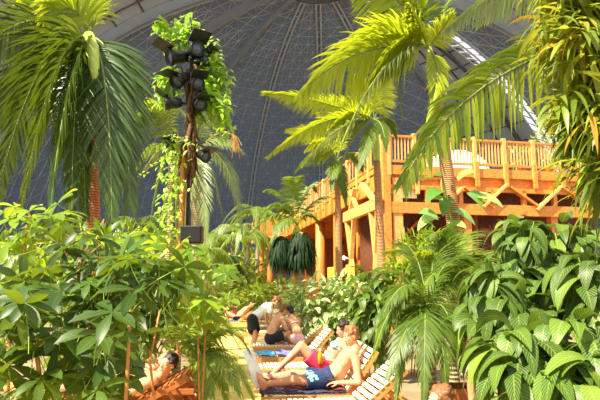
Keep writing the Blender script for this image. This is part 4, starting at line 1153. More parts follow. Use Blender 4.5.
# ------------------------------------------------------------------ sun loungers
def lounger(label, foot, head, back_deg=38, slat='wood_slat', frame='wood_lounger', group='wooden sun loungers', zs=.38, w=.62, seat=1.06, backl=.6, nsl=16):
    """slatted lounger: foot and head are ground points under the foot end and the hinge side"""
    foot = np.asarray(foot, float); head = np.asarray(head, float)
    rz = math.atan2(head[1] - foot[1], head[0] - foot[0])
    t = thing('sun_lounger', label, 'sun lounger', (foot[0], foot[1], 0), rz, group)
    wf, ws = M[frame], M[slat]
    for sg in (-1, 1):
        MB().box(((seat + .62) / 2, sg * w / 2, zs - .075), (seat + .62, .035, .1), ch=.006).build('side_rail', wf, t)
        for x in (.12, seat + .45):
            MB().box((x, sg * (w / 2 - .04), (zs - .05) / 2), (.07, .045, zs - .05), ch=.006).build('leg', wf, t)
    MB().box((.02, 0, zs - .075), (.035, w, .1), ch=.006).build('end_rail', wf, t)
    MB().box((seat + .6, 0, zs - .075), (.035, w, .1), ch=.006).build('end_rail', wf, t)
    m_ = MB(); xs_ = np.linspace(.06, seat - .03, nsl)
    for x in xs_:
        m_.box((x, 0, zs - .012), (.042, w - .04, .018))
    m_.build('seat_slats', ws, t)
    a = rad(back_deg); d = V(math.cos(a), 0, math.sin(a)); h = V(seat, 0, zs - .02); n_ = V(-d[2], 0, d[0])
    for sg in (-1, 1):
        MB().beam(h + V(0, sg * (w / 2 - .05), 0), h + d * backl + V(0, sg * (w / 2 - .05), 0), .032, .075, n_, ch=.005).build('backrest_rail', wf, t)
    m_ = MB()
    R = np.stack([d, V(0, 1, 0), n_], 1)
    for u in np.linspace(.05, backl - .03, 8):
        m_.box(h + d * u + n_ * .045, (.05, w - .05, .018), R)
    m_.build('backrest_slats', ws, t)
    e = h + d * backl * .55
    for sg in (-1, 1):
        MB().beam(e + V(0, sg * (w / 2 - .1), 0), V(e[0] + .16, sg * (w / 2 - .1), zs - .1), .025, .04).build('prop', wf, t)
    ca, sa = math.cos(rz), math.sin(rz)

    def L(x, y, z):
        return V(foot[0] + x * ca - y * sa, foot[1] + x * sa + y * ca, z)
    return t, L


def gp_(px, d):
    q = P(px, 285, d); return V(q[0], d, 0)


loungers = {}
for key, lab, px0, d0, px1, d1, bk, fr_ in [
    ('front', 'empty slatted sun lounger in front of the man in blue shorts, back raised', 264, 6.28, 394, 6.48, 40, 'wood_lounger'),
    ('man', 'sun lounger under the dark towel on which the man in blue shorts lies', 262, 7.15, 390, 7.27, 56, 'wood_lounger'),
    ('red', 'sun lounger carrying the person in red-pink shorts', 262, 8.15, 380, 8.33, 52, 'wood_lounger'),
    ('c', 'empty slatted sun lounger just beyond the person in red-pink shorts', 258, 9.3, 352, 9.5, 46, 'wood_lounger'),
    ('d', 'slatted sun lounger with the cyan and violet towels', 254, 10.7, 344, 10.95, 48, 'wood_lounger'),
    ('pair', 'sun lounger on which three bathers gather, long slatted side showing', 252, 12.4, 336, 12.6, 40, 'wood_lounger'),
    ('f', 'sun lounger behind the bending woman', 238, 16.0, 302, 15.9, 30, 'wood_lounger'),
    ('g', 'distant sun lounger of the bather lying on blue cloth', 211, 20.5, 261, 20.4, 35, 'wood_lounger'),
    ('h', 'farthest sun lounger at the end of the row', 215, 25.5, 250, 25.4, 35, 'wood_lounger'),
]:
    A_ = gp_(px0, d0); B_ = gp_(px1, d1)
    loungers[key] = lounger(lab, A_, B_, bk, frame=fr_)
A_ = gp_(53, 6.5); B_ = gp_(150, 6.6)
loungers['left'] = lounger('red-brown sun lounger under the left bushes holding the dark-haired sunbather', A_, B_, 28, slat='wood_red', frame='wood_red')
A_ = gp_(86, 7.5); B_ = gp_(160, 7.6)
loungers['left2'] = lounger('red-brown sun lounger under the left bushes holding the man in sunglasses', A_, B_, 26, slat='wood_red', frame='wood_red')


def towel(label, L, x0, x1, y0, y1, z, mats, name='towel', hang=.0, nx=26, ny=10, group=None, amp=.008):
    xs_ = np.linspace(x0, x1, nx); ys_ = np.linspace(y0, y1, ny)
    top = []
    for x in xs_:
        for y in ys_:
            zz = z + amp * (math.sin(x * 23 + y * 9) + math.sin(y * 31 + x * 5)) + amp * 2
            top.append(L(x, y, zz))
    top = np.array(top); n_ = len(top); bot = top - Z * .012
    fs = []; mi = []
    for i in range(nx - 1):
        for j in range(ny - 1):
            a = i * ny + j; fs += [(a, a + ny, a + ny + 1, a + 1), (n_ + a, n_ + a + 1, n_ + a + ny + 1, n_ + a + ny)]
            k = 1 if len(mats) > 1 and j in (2, 3, ny - 4) else 0
            mi += [k, k]
    rim = [i * ny for i in range(nx)] + [(nx - 1) * ny + j for j in range(1, ny)] + [i * ny + ny - 1 for i in range(nx - 2, -1, -1)] + [j for j in range(ny - 2, 0, -1)]
    for a, b2 in zip(rim, rim[1:] + rim[:1]):
        fs.append((a, n_ + a, n_ + b2, b2)); mi.append(0)
    o = mesh_obj(name, np.concatenate([top, bot]), fs, mats, None, True, mi=mi, origin=top[0])
    return tag(o, label, 'towel', group)


Lm = loungers['man'][1]
towel('dark towel with maroon bands spread under the man in blue shorts', Lm, -.02, 1.02, -.33, .30, .385, [M['towel_dark'], M['towel_stripe']])
Lr = loungers['red'][1]
towel('dark crumpled towel under the person in red-pink shorts', Lr, .1, 1.02, -.3, .28, .385, [M['towel_dark']], amp=.014)
Ld = loungers['d'][1]
towel('cyan towel on the slatted lounger under the violet towel', Ld, .08, .38, -.33, .2, .386, [M['towel_cyan']], amp=.012)
towel('violet-blue towel spread over the right half of the slatted lounger', Ld, .4, 1.03, -.34, .25, .386, [M['towel_blue']], amp=.016)
towel('blue cloth under the far bather', loungers['g'][1], .1, 1.03, -.3, .28, .386, [M['towel_blue']])
tw = towel('white folded towel propped upright at the bare feet of the man', lambda x, y, z: Lm(-.17 + x * .17 + (y - .02) * .32, y, .86 - x * .44), 0, 1.0, -.16, .2, 0, [M['towel_white']], amp=.006)


# ------------------------------------------------------------------ people
def remesh(name, mb, mat, parent=None, voxel=.008, smooth_it=6, origin=None, factor=.5):
    o = mb.build(name + '_raw', mat)
    md = o.modifiers.new('r', 'REMESH'); md.mode = 'VOXEL'; md.voxel_size = voxel
    ms = o.modifiers.new('s', 'SMOOTH'); ms.iterations = smooth_it; ms.factor = factor
    dg = bpy.context.evaluated_depsgraph_get(); dg.update()
    ev = o.evaluated_get(dg)
    me = bpy.data.meshes.new_from_object(ev)
    me.name = name
    if origin is not None:
        me.transform(Matrix.Translation(-Vector(origin)))
    me.polygons.foreach_set('use_smooth', np.ones(len(me.polygons), bool))
    old = o.data
    bpy.data.objects.remove(o); bpy.data.meshes.remove(old)
    if not len(me.materials): me.materials.append(mat)
    r = bpy.data.objects.new(name, me); C.objects.link(r)
    if parent is not None: r.parent = parent
    elif origin is not None: r.location = origin
    return r


def cap(mb, a, b, ra, rb, k=12):
    """tapered limb with rounded ends"""
    a = np.asarray(a, float); b = np.asarray(b, float); d = b - a; L = np.linalg.norm(d)
    if L < 1e-6: return
    ts = [-ra, -ra * .8, -ra * .45, 0] + [L * .33, L * .66] + [L, L + rb * .45, L + rb * .8, L + rb]
    rs = [.02 * ra, ra * .6, ra * .89, ra, ra + (rb - ra) * .33, ra + (rb - ra) * .66, rb, rb * .89, rb * .6, rb * .02]
    x = d / L; ref = Z if abs(x[2]) < .9 else V(1, 0, 0); u = nrm(np.cross(x, ref)); w = np.cross(x, u)
    mb.lathe([(r, t) for r, t in zip(rs, ts)], a, k, np.stack([u, w, x], 1))


def hand(mb, wrist, fwd, pn, s=1.0, curl=.5):
    fwd = nrm(fwd); side = nrm(np.cross(pn, fwd)); pn = np.cross(fwd, side)
    R = np.stack([fwd, side, pn], 1)
    mb.ell(wrist + fwd * .05 * s, V(.056, .042, .018) * s, R)
    for i, (off, ln) in enumerate(((.032, .072), (.011, .082), (-.011, .076), (-.031, .058))):
        b = wrist + fwd * .088 * s + side * off * s
        d1 = nrm(fwd + side * off * 2 - pn * curl * .5); k1 = b + d1 * ln * .5 * s
        d2 = nrm(fwd - pn * (curl * 1.6)); k2 = k1 + d2 * ln * .32 * s
        d3 = nrm(fwd - pn * (curl * 3.0)); k3 = k2 + d3 * ln * .24 * s
        cap(mb, b - d1 * .02, k1, .0095 * s, .009 * s, 8); cap(mb, k1, k2, .009 * s, .0085 * s, 8); cap(mb, k2, k3, .0085 * s, .007 * s, 8)
    b = wrist + fwd * .025 * s + side * .035 * s
    k1 = b + nrm(fwd * .7 + side * .7 - pn * .3) * .042 * s; k2 = k1 + nrm(fwd - pn * .5 + side * .1) * .034 * s
    cap(mb, b, k1, .013 * s, .0105 * s, 8); cap(mb, k1, k2, .0105 * s, .0085 * s, 8)


def foot_(mb, ankle, toe_dir, up, s=1.0):
    f = nrm(toe_dir); u = nrm(np.asarray(up) - f * np.dot(up, f)); sd = np.cross(u, f)
    heel = ankle - f * .045 * s - u * .045 * s
    cap(mb, ankle, heel, .038 * s, .034 * s); cap(mb, heel, heel + f * .15 * s - u * .01 * s, .034 * s, .032 * s)
    cap(mb, ankle, heel + f * .15 * s - u * .005 * s, .036 * s, .026 * s)
    for i, (o_, l_) in enumerate(((.028, .066), (.012, .064), (-.004, .058), (-.019, .05), (-.032, .042))):
        b = heel + f * .145 * s + sd * o_ * s - u * .012 * s
        cap(mb, b, b + f * l_ * s, (.0155 if i == 0 else .0115) * s, (.012 if i == 0 else .009) * s, 8)


def head_(mb, c, f, u, s=1.0):
    """skull, jaw, nose, brow, lips and ears round centre c, facing f"""
    f = nrm(f); u = nrm(np.asarray(u) - f * np.dot(u, f)); sd = np.cross(u, f); R = np.stack([f, sd, u], 1)
    g_ = lambda x, y, z: c + (f * x + sd * y + u * z) * s
    mb.ell(g_(-.012, 0, .028), V(.096, .076, .092) * s, R, 18, 12)
    mb.ell(g_(.028, 0, -.035), V(.066, .060, .078) * s, R, 16, 10)
    mb.ell(g_(.058, 0, -.088), V(.030, .034, .024) * s, R)
    mb.ell(g_(.074, 0, .030), V(.016, .055, .013) * s, R)
    cap(mb, g_(.086, 0, .016), g_(.104, 0, -.022), .010 * s, .015 * s, 8)
    for k in (-1, 1):
        mb.ell(g_(.094, k * .012, -.026), V(.011, .009, .008) * s, R, 8, 6)
        mb.ell(g_(-.005, k * .078, -.012), V(.024, .009, .034) * s, R, 10, 6)
        mb.ell(g_(.06, k * .038, -.016), V(.022, .022, .018) * s, R, 8, 6)
    mb.ell(g_(.083, 0, -.056), V(.012, .026, .008) * s, R, 10, 6)
    mb.ell(g_(.080, 0, -.068), V(.012, .022, .008) * s, R, 10, 6)
    return g_, R


def person(label, J, skin='skin', hair='hair_brown', hair_len=.0, voxel=.009, s=1.0, woman=False, clothes=(), group=None, sunglasses=False, hands=None, feet=None):
    """J: head, face, hup, neck, chest, waist, pelvis and l_/r_ shoulder, elbow, wrist, hip, knee, ankle, toe"""
    mb = MB(); g = {k: np.asarray(v, float) for k, v in J.items()}
    sw = .82 if woman else 1.0
    cap(mb, g['neck'], g['head'] - nrm(g['hup']) * .05 * s, .056 * s * sw, .052 * s * sw)
    gl, R = head_(mb, g['head'], g['face'], g['hup'], s)
    ls, rs_ = g['l_shoulder'], g['r_shoulder']
    ax = nrm(ls - rs_)
    spine = nrm(g['neck'] - g['waist']); fr_ = nrm(np.cross(ax, spine)); R1 = np.stack([ax, fr_, spine], 1)
    mb.ell(g['chest'], V(.165 * sw, .112, .19) * s, R1, 18, 12)
    cap(mb, g['chest'] + ax * .07 * s, ls, .085 * s * sw, .062 * s * sw); cap(mb, g['chest'] - ax * .07 * s, rs_, .085 * s * sw, .062 * s * sw)
    cap(mb, g['neck'], (g['neck'] + ls) / 2, .058 * s * sw, .05 * s * sw); cap(mb, g['neck'], (g['neck'] + rs_) / 2, .058 * s * sw, .05 * s * sw)
    mb.ell(g['waist'], V(.145 * sw, .108, .17) * s, R1, 18, 12)
    ha = nrm(g['l_hip'] - g['r_hip']); up2 = nrm(g['waist'] - g['pelvis']); R2 = np.stack([ha, nrm(np.cross(ha, up2)), up2], 1)
    mb.ell(g['pelvis'], V(.17, .115, .13) * s, R2, 18, 12)
    cap(mb, g['waist'], g['pelvis'], .105 * s, .115 * s); cap(mb, g['chest'], g['waist'], .108 * s * sw, .102 * s * sw)
    if woman:
        for k in (-1, 1): mb.ell(g['chest'] + ax * .075 * k * s + fr_ * .075 * s + spine * .0, V(.062, .06, .06) * s, R1)
    for p in ('l_', 'r_'):
        cap(mb, g[p + 'shoulder'], g[p + 'elbow'], .054 * s * sw, .041 * s * sw); cap(mb, g[p + 'elbow'], g[p + 'wrist'], .042 * s * sw, .028 * s * sw)
        cap(mb, g[p + 'hip'], g[p + 'knee'], .092 * s, .058 * s); cap(mb, g[p + 'knee'], g[p + 'ankle'], .057 * s, .037 * s)
        kn, an = g[p + 'knee'], g[p + 'ankle']
        bend = nrm(kn - (g[p + 'hip'] + an) / 2 + 1e-5)
        cap(mb, kn * .8 + an * .2 - bend * .018 * s, kn * .5 + an * .5 - bend * .015 * s, .05 * s, .045 * s)
        hd = (hands or {}).get(p)
        fw = g[p + 'wrist'] - g[p + 'elbow']
        if hd is None:
            pn = np.cross(fw, ax); pn = pn if np.linalg.norm(pn) > 1e-3 else Z
            hand(mb, g[p + 'wrist'], fw, nrm(pn), s, .5)
        else:
            hand(mb, g[p + 'wrist'], np.asarray(hd[0], float), nrm(np.asarray(hd[1], float)), s, hd[2])
        shin = nrm(an - kn)
        foot_(mb, an, g[p + 'toe'] - an, -shin, s)
    org = g['pelvis'].copy()
    body = remesh('person', mb, M[skin], None, voxel, 5, origin=org)
    tag(body, label, 'person', group)
    # hair, eyes, lips
    hb = MB(); C_ = lambda x, y, z: gl(x, y, z)
    hb.ell(C_(-.024, 0, .052), V(.098, .083, .084) * s, R, 18, 12)
    hb.ell(C_(-.055, 0, .0), V(.06, .074, .075) * s, R, 14, 10)
    for i in range(60):
        a = rng.uniform(-2.5, 2.5); z_ = rng.uniform(.02, .135)
        rr = math.sqrt(max(.05, 1 - ((z_ - .04) / .1) ** 2))
        hb.ell(C_(-.02 + -.088 * rr * math.cos(a) * (1 if abs(a) < 1.7 else .95), .078 * rr * math.sin(a), z_), V(.024, .022, .017) * s * rng.uniform(.7, 1.3), R, 8, 6)
    if hair_len:
        cap(hb, C_(-.06, 0, .02), C_(-.085, 0, -hair_len), .062 * s, .03 * s)
    h = remesh('hair', hb, M[hair], body, max(voxel, .008), 2, origin=org)
    for k in (-1, 1):
        e = MB().ell(C_(.0745, k * .032, .008), V(.012, .0145, .0115) * s, R, 10, 7).build('eye', M['eye'], body, True)
        e.data.transform(Matrix.Translation(-Vector(org)))
        i_ = MB().ell(C_(.0845, k * .032, .008), V(.004, .006, .006) * s, R, 8, 6).build('iris', M['iris'], e, True)
        i_.data.transform(Matrix.Translation(-Vector(org)))
    lp = MB().ell(C_(.0885, 0, -.061), V(.008, .022, .009) * s, R, 10, 6).build('lips', M['lip'], body, True)
    lp.data.transform(Matrix.Translation(-Vector(org)))
    if sunglasses:
        m_ = MB()
        for k in (-1, 1):
            m_.ell(C_(.098, k * .034, .008), V(.006, .03, .02) * s, R, 12, 7)
            m_.beam(C_(.095, k * .06, .012), C_(.0, k * .086, .01), .006, .008)
        m_.beam(C_(.1, -.01, .014), C_(.1, .01, .014), .006, .006)
        sg = m_.build('sunglasses', M['black_metal'], body, True); sg.data.transform(Matrix.Translation(-Vector(org)))
    for nm, mt, kind in clothes:
        cb = MB()
        if kind in ('shorts', 'briefs', 'skirt'):
            cb.ell(g['pelvis'], V(.185, .132, .145) * s, R2, 18, 12)
            cap(cb, g['pelvis'] + up2 * .06 * s, g['pelvis'], .128 * s, .128 * s)
            fr2 = {'shorts': .62, 'briefs': .16, 'skirt': .55}[kind]
            for p in ('l_', 'r_'):
                hp, kn = g[p + 'hip'], g[p + 'knee']; e = hp + (kn - hp) * fr2
                x = nrm(kn - hp); ref = Z if abs(x[2]) < .9 else V(1, 0, 0); u = nrm(np.cross(x, ref)); w_ = np.cross(x, u)
                Lh = np.linalg.norm(e - hp)
                r0 = .112 if kind != 'briefs' else .10
                cb.lathe([(.02, -.08 * s), (r0 * .8 * s, -.06 * s), (r0 * s, 0), (r0 * 1.02 * s, Lh * .5), (r0 * (1.0 if kind != 'skirt' else 1.25) * s, Lh), (.02, Lh + .001)], hp, 14, np.stack([u, w_, x], 1))
            if kind == 'skirt':
                kc = (g['l_hip'] + g['r_hip']) / 2; ke = (g['l_knee'] + g['r_knee']) / 2
                cap(cb, kc, kc + (ke - kc) * fr2, .14 * s, .16 * s)
        elif kind == 'shirt':
            cb.ell(g['chest'], V(.18 * sw, .127, .2) * s, R1, 18, 12); cb.ell(g['waist'], V(.16 * sw, .124, .19) * s, R1, 18, 12)
            cap(cb, g['waist'], g['pelvis'], .12 * s, .125 * s); cap(cb, g['chest'], g['waist'], .122 * s, .118 * s)
            for p in ('l_', 'r_'):
                k = 1 if p == 'l_' else -1
                cap(cb, g['chest'] + ax * .07 * k * s, g[p + 'shoulder'], .098 * s, .075 * s)
                cap(cb, g[p + 'shoulder'], g[p + 'shoulder'] * .55 + g[p + 'elbow'] * .45, .072 * s, .066 * s)
                cap(cb, g['neck'] - spine * .03 * s, (g['neck'] + g[p + 'shoulder']) / 2, .06 * s, .062 * s)
        elif kind == 'bikini':
            for k in (-1, 1): cb.ell(g['chest'] + ax * .075 * k * s + fr_ * .085 * s, V(.066, .06, .062) * s, R1)
            a = np.linspace(0, 6.283, 25)
            cb.tube([g['chest'] + ax * math.cos(q) * .172 * sw * s + fr_ * math.sin(q) * .122 * s - spine * .01 for q in a], .016 * s, 6)
        elif kind == 'suit':
            cb.ell(g['waist'], V(.152 * sw, .116, .178) * s, R1, 18, 12); cap(cb, g['waist'], g['pelvis'], .112 * s, .122 * s)
            cb.ell(g['pelvis'], V(.178, .124, .138) * s, R2, 18, 12)
            for p in ('l_', 'r_'): cap(cb, g[p + 'hip'], g[p + 'hip'] * .8 + g[p + 'knee'] * .2, .1 * s, .098 * s)
        c_ = remesh(nm, cb, M[mt], body, max(voxel, .009), 3, origin=org)
        c_['label'] = M[mt].name.replace('_', ' ') + ' ' + nm.replace('_', ' ')
    return body, org


def pose(L, x0, y0, z0, back, s=1.0, head=None, face=(-1, 0, 0), hup=(0, 0, 1), knees=None, ankles=None, elbows=None, wrists=None, toes=None, hunch=.0, sx=1):
    """joints of a sitting or lying figure in lounger coordinates: pelvis at x0,y0,z0, trunk leaning back by `back` degrees from upright; legs go to -x"""
    a = rad(back); d = V(math.sin(a) * sx, 0, math.cos(a)); a2 = rad(back - hunch); d2 = V(math.sin(a2) * sx, 0, math.cos(a2))
    p = V(x0, y0, z0); wst = p + d * .17 * s; ch = wst + d2 * .21 * s; nk = ch + d2 * .19 * s
    hd = nk + (nrm(np.asarray(head, float)) if head is not None else d2) * .155 * s
    J = {'pelvis': p, 'waist': wst, 'chest': ch, 'neck': nk, 'head': hd}
    for pre, k in (('l_', -1), ('r_', 1)):
        i = 0 if pre == 'l_' else 1
        J[pre + 'shoulder'] = ch + d2 * .115 * s + V(0, k * .175 * s, 0)
        J[pre + 'hip'] = p + V(-.02 * sx, k * .088 * s, -.01)
        J[pre + 'knee'] = V(*knees[i]); J[pre + 'ankle'] = V(*ankles[i])
        J[pre + 'elbow'] = V(*elbows[i]); J[pre + 'wrist'] = V(*wrists[i])
        J[pre + 'toe'] = V(*toes[i])
    out = {k: L(*v) for k, v in J.items()}
    o0 = L(0, 0, 0)
    out['face'] = L(*face) - o0; out['hup'] = L(*hup) - o0
    return out


# man in blue shorts (local -y is towards the photographer)
zl = .40
J = pose(Lm, .80, -.02, zl + .10, 56, .95, head=(-.45, -.1, 1), face=(-.92, -.32, -.3), hup=(-.3, 0, 1), hunch=16,
         knees=[(.40, -.16, zl + .12), (.41, .08, zl + .15)], ankles=[(.06, -.13, zl + .06), (.04, .05, zl + .10)], toes=[(-.01, -.17, zl + .25), (-.07, .04, zl + .27)],
         elbows=[(1.16, -.33, .50), (1.14, .27, .56)], wrists=[(.93, -.31, .50), (.86, .16, .58)])
hL = lambda v: Lm(*v) - Lm(0, 0, 0)
body, og = person('man with sandy hair lying back in blue printed shorts looking at a phone', J, 'skin_red', 'hair_blond', 0, .0075, 1.0, clothes=[('shorts', 'shorts_blue', 'shorts')],
                  hands={'l_': (hL((-1, .3, .05)), hL((0, -.3, 1)), .7), 'r_': (hL((-1, -.5, 0)), hL((.1, 0, 1)), .8)})
pt = MB()
hp, kn = J['l_hip'], J['l_knee']; x = nrm(kn - hp)
for i in range(16):
    u = hp + x * rng.uniform(.12, .27)
    a = rng.uniform(0, 1.6); sd = nrm(np.cross(x, Z)); nn = np.cross(sd, x)
    sd = sd if sd[1] < 0 else -sd; nn = nn if nn[2] > 0 else -nn
    n_ = sd * math.cos(a) + nn * math.sin(a)
    pt.ell(u + n_ * .112, V(.028, .022, .005), np.stack([x, nrm(np.cross(n_, x)), n_], 1), 8, 5)
sh = [c for c in body.children if c.name.startswith('shorts')][0]
pm = pt.build('print_patch', M['print_light'], sh, True); pm.data.transform(Matrix.Translation(-Vector(og)))
t = MB().box((0, 0, 0), (.15, .075, .01), np.stack([nrm(hL((-1, -.1, .2))), nrm(hL((0, 1, .3))), nrm(np.cross(hL((-1, -.1, .2)), hL((0, 1, .3))))], 1), ch=.004)
o = t.build('phone_raw', M['black_metal'], None, False); o.name = 'phone'; o.location = tuple(Lm(.83, -.27, .535)); tag(o, 'dark phone held by the man in blue shorts', 'phone')

# person in red-pink shorts, knees up, holding an orange bottle
zr = .40
J = pose(Lr, .86, .0, zr + .10, 54, .93, head=(-.4, 0, 1), face=(-.95, -.1, -.3), hup=(-.2, 0, 1), hunch=14,
         knees=[(.54, -.12, zl + .38), (.58, .1, zl + .40)], ankles=[(.20, -.13, zl + .07), (.27, .1, zl + .07)], toes=[(.03, -.15, zl + .03), (.1, .1, zl + .03)],
         elbows=[(1.14, -.26, .58), (1.16, .26, .60)], wrists=[(.90, -.18, .62), (.92, .2, .60)])
person('person in red-pink shorts with knees raised behind the man in blue shorts', J, 'skin_red', 'hair_dark', .06, .0085, .95, woman=True, clothes=[('shorts', 'pink', 'shorts'), ('bikini_top', 'bluewhite', 'suit' if False else 'bikini')])
c = Lr(.81, -.21, .66)
t = thing('drink_bottle', 'orange drink bottle held over the red-pink shorts', 'bottle', c - Z * .1)
MB().lathe([(.02, 0), (.034, .01), (.036, .10), (.033, .14), (.016, .17), (.015, .19)], k=14).build('bottle_body', M['orange_drink'], t, True)
MB().lathe([(.018, .188), (.018, .212), (.004, .214)], k=12).build('cap', M['white_fabric'], t)

# three bathers on the far lounger
Lp = loungers['pair'][1]; zp = .40
def sit(L, x, y, z, turn, lean, s=1.0, knee_h=.3, spread=.12, reach=.34, hand_h=.18, head_drop=.35, hunch=22, legdir=None, crossed=False):
    """figure sitting, trunk leaning forward towards `turn` (degrees in lounger coordinates)"""
    f = V(math.cos(rad(turn)), math.sin(rad(turn)), 0); sd = V(-f[1], f[0], 0)
    d1 = nrm(Z + f * math.tan(rad(lean))); d2 = nrm(Z + f * math.tan(rad(lean + hunch)))
    p = V(x, y, z); w = p + d1 * .17 * s; ch = w + d2 * .2 * s; nk = ch + d2 * .18 * s; hd = nk + nrm(d2 + f * .25) * .15 * s
    J = dict(pelvis=p, waist=w, chest=ch, neck=nk, head=hd)
    lf = f if legdir is None else nrm(V(math.cos(rad(legdir)), math.sin(rad(legdir)), 0))
    for pre, k in (('l_', 1), ('r_', -1)):
        J[pre + 'shoulder'] = ch + d2 * .11 * s + sd * k * .17 * s
        J[pre + 'hip'] = p + sd * k * .09 * s
        J[pre + 'knee'] = p + lf * .36 * s + sd * k * spread * s + Z * (knee_h - .1)
        J[pre + 'ankle'] = p + lf * (.22 if crossed else .52) * s + sd * k * (spread * (.2 if crossed else 1)) * s - Z * .05
        J[pre + 'toe'] = J[pre + 'ankle'] + lf * .16 + sd * (-k * .12 if crossed else 0) - Z * .02
        J[pre + 'elbow'] = ch + sd * k * .24 * s + f * .12 - Z * .12 * s
        J[pre + 'wrist'] = p + f * reach * s + sd * k * .1 * s + Z * hand_h
    out = {k: L(*v) for k, v in J.items()}; o0 = L(0, 0, 0)
    out['face'] = L(*(f - Z * head_drop)) - o0; out['hup'] = L(*(Z + f * head_drop)) - o0
    return out


person('shirtless dark-haired man sitting hunched on the far lounger seen from behind', sit(Lp, .42, .05, zp + .10, 25, 10, .98, crossed=True, spread=.2, knee_h=.22), 'skin', 'hair_brown', 0, .011, .98, clothes=[('swim_trunks', 'black_fabric', 'shorts')])
person('woman in pink and white swimwear sitting with her back turned on the far lounger', sit(Lp, 1.0, -.04, zp + .10, 120, 8, .92, crossed=True, spread=.2, knee_h=.2, head_drop=.5), 'skin', 'hair_dark', .05, .011, .92, woman=True, clothes=[('swimsuit_bottom', 'pinkwhite', 'briefs'), ('swimsuit_top', 'pinkwhite', 'bikini')])
c = Lp(.74, .22, .40)
t = thing('beach_bag', 'small cyan and white beach bag between the two seated bathers', 'bag', c)
MB().box((0, 0, .14), (.26, .16, .28), ch=.05).build('bag_body', M['towel_cyan'], t, True)
MB().tube(bez(V(-.08, 0, .27), V(0, 0, .46), V(.08, 0, .27), np.linspace(0, 1, 9)), .012, 6).build('handle', M['white_fabric'], t, True)

# woman in a dark skirt bending over beside the loungers
g0 = P(252, 352, 13.4); gx, gy = g0[0], 13.4
f = V(.93, .3, 0); f /= np.linalg.norm(f); sd = V(-f[1], f[0], 0)
p = V(gx, gy, .86)
d = nrm(f * .80 + Z * .62); w = p + d * .18; ch = w + d * .2; nk = ch + d * .18; hd = nk + nrm(f * .9 + Z * .35) * .15
J = dict(pelvis=p, waist=w, chest=ch, neck=nk, head=hd, face=f * .6 - Z * .7, hup=f * .8 + Z * .6)
for pre, k in (('l_', 1), ('r_', -1)):
    J[pre + 'shoulder'] = ch + d * .1 + sd * k * .155; J[pre + 'hip'] = p + sd * k * .085 - Z * .02
    J[pre + 'knee'] = V(gx, gy, .46) + sd * k * .09 + f * .06; J[pre + 'ankle'] = V(gx, gy, .085) + sd * k * .1 - f * .06
    J[pre + 'toe'] = J[pre + 'ankle'] + f * .16 - Z * .06
    J[pre + 'elbow'] = ch + d * .08 + sd * k * .2 - Z * .27 + f * .02; J[pre + 'wrist'] = ch + sd * k * .12 - Z * .48 + f * .12
person('woman in a white top and black skirt bending forward beside the loungers', J, 'skin', 'hair_brown', .04, .011, .96, woman=True, clothes=[('skirt', 'black_fabric', 'skirt'), ('top', 'white_fabric', 'shirt')])

# bathers lying on the far loungers
Lg = loungers['g'][1]
J = pose(Lg, .95, 0, .52, 52, 1.0, face=(-.9, -.3, .1), hup=(.1, 0, 1), knees=[(.55, -.12, .72), (.52, .1, .56)], ankles=[(.25, -.12, .46), (.1, .1, .46)], toes=[(.1, -.14, .5), (0, .1, .6)], elbows=[(1.2, -.32, .62), (1.2, .3, .62)], wrists=[(.98, -.25, .58), (.98, .25, .58)])
person('dark-haired bather lying on the distant lounger with one knee raised', J, 'skin_red', 'hair_dark', 0, .012, 1.0, clothes=[('swim_trunks', 'navy', 'briefs')])
Lh = loungers['h'][1]
J = pose(Lh, .95, 0, .52, 50, 1.0, face=(-.9, -.3, .1), hup=(.1, 0, 1), knees=[(.55, -.12, .60), (.52, .1, .56)], ankles=[(.15, -.12, .46), (.1, .1, .46)], toes=[(.05, -.14, .6), (0, .1, .6)], elbows=[(1.2, -.32, .62), (1.2, .3, .62)], wrists=[(.98, -.25, .58), (.98, .25, .58)])
person('bather lying at the very end of the lounger row', J, 'skin', 'hair_brown', 0, .012, 1.0, clothes=[('swim_trunks', 'pink', 'briefs')])

# man in sunglasses on the left lounger, seen between the leaves
for Lk, lab, hr, sg_, cl_ in ((loungers['left'][1], 'dark-haired sunbather reclining on the nearer left lounger among the leaves', 'hair_dark', False, 'black_fabric'), (loungers['left2'][1], 'man in sunglasses reclining on the farther left lounger behind the dark-haired sunbather', 'hair_brown', True, 'navy')):
    J = pose(Lk, .74, -.02, .49, 80 if hr == "hair_dark" else 66, .96, head=(.5, -.1, 1), face=(-.60, -.75, .1), hup=(.2, 0, 1), hunch=6, knees=[(.34, -.12, .56), (.34, .1, .58)], ankles=[(-.02, -.12, .47), (-.02, .1, .47)], toes=[(-.05, -.14, .63), (-.06, .1, .63)], elbows=[(.98, -.34, .50), (1.0, .3, .54)], wrists=[(.74, -.3, .52), (.76, .22, .62)])
    person(lab, J, 'skin_red', hr, 0, .009, .96, clothes=[('shorts', cl_, 'shorts')], sunglasses=sg_)

# person at the bottom right lifting a bottle
c = P(440, 402, 4.7)
f = nrm(V(-.8, -.25, 0)); sd = V(-f[1], f[0], 0)
hd = c; nk = hd - Z * .15 - f * .03; ch = nk - Z * .17 - f * .03; w = ch - Z * .2 - f * .02; p = w - Z * .0 - f * .1 - Z * .12
p = V(p[0], p[1], max(p[2], .12))
J = dict(pelvis=p, waist=(p + ch) / 2, chest=ch, neck=nk, head=hd, face=f + V(0, -.1, .05), hup=Z)
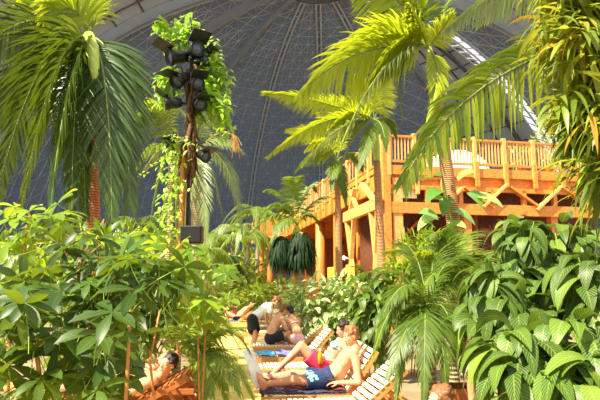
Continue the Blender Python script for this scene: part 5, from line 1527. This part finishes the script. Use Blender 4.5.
# left side of the body is -sd for this facing; raised arm is on the picture's right
for pre, k in (('l_', 1), ('r_', -1)):
    J[pre + 'shoulder'] = ch + Z * .1 + sd * k * .175; J[pre + 'hip'] = p + sd * k * .09
    J[pre + 'knee'] = p + f * .42 + sd * k * .12 + Z * .06; J[pre + 'ankle'] = V(*(p + f * .82 + sd * k * .14)[:2], .06); J[pre + 'toe'] = J[pre + 'ankle'] + f * .06 + Z * .14
    J[pre + 'elbow'] = ch + sd * k * .24 - Z * .14; J[pre + 'wrist'] = p + f * .2 + sd * k * .12 + Z * .12
E_ = P(474, 404, 4.75); W_ = P(470, 380, 4.7)
far_ = 'l_' if np.linalg.norm(J['l_shoulder'] - E_) < np.linalg.norm(J['r_shoulder'] - E_) else 'r_'
J[far_ + 'shoulder'] = ch + Z * .1 + V(.15, .08, 0); J[far_ + 'elbow'] = E_; J[far_ + 'wrist'] = W_
person('brown-haired person in a red shirt at the bottom edge raising a bottle', J, 'skin', 'hair_brown', 0, .008, 1.0, clothes=[('shirt', 'red_fabric', 'shirt'), ('shorts', 'navy', 'shorts')], hands={far_: (V(-.1, -.1, 1), V(.3, -1, 0), 1.0)})
t = thing('water_bottle', 'pale blue bottle with a dark cap in the raised hand', 'bottle', W_ + V(-.01, -.03, .05))
MB().lathe([(.02, 0), (.028, .008), (.028, .075), (.024, .095), (.012, .11)], k=14).build('bottle_body', M['bottle_blue'], t, True)
MB().lathe([(.02, .105), (.02, .14), (.003, .142)], k=12).build('cap', M['black_metal'], t)

# planters and small things by the path
t = thing('planter_box', 'red-brown wooden planter box between the low palm and the striped plants', 'planter', (P(460, 300, 6.2)[0], 6.2, 0))
m_ = MB()
for z_ in (.1, .3, .5): m_.box((0, -.2, z_), (.5, .03, .18), ch=.006).box((0, .2, z_), (.5, .03, .18), ch=.006).box((-.235, 0, z_), (.03, .38, .18), ch=.006).box((.235, 0, z_), (.03, .38, .18), ch=.006)
m_.build('boards', M['wood_red'], t)
MB().box((0, 0, .5), (.44, .37, .08)).build('soil', M['soil'], t)
q = gp_(238.5, 30); t = thing('bollard', 'terracotta bollard with a pale cap at the far end of the lounger row', 'bollard', q)
MB().lathe([(.14, 0), (.14, .85), (.12, .9)], k=16).build('post', M['terracotta'], t, True)
MB().lathe([(.17, .9), (.17, 1.02), (.1, 1.1), (.01, 1.12)], k=16).build('cap', M['canvas'], t, True)
q = gp_(20, 6.9)
t = thing('side_table', 'orange timber side table at the lower left under the bush', 'table', q)
MB().box((0, 0, .46), (.7, .5, .04), ch=.008).build('tabletop', M['wood_lounger'], t)
for x in (-.3, .3):
    for y in (-.2, .2): MB().box((x, y, .22), (.05, .05, .44)).build('leg', M['wood_lounger'], t)
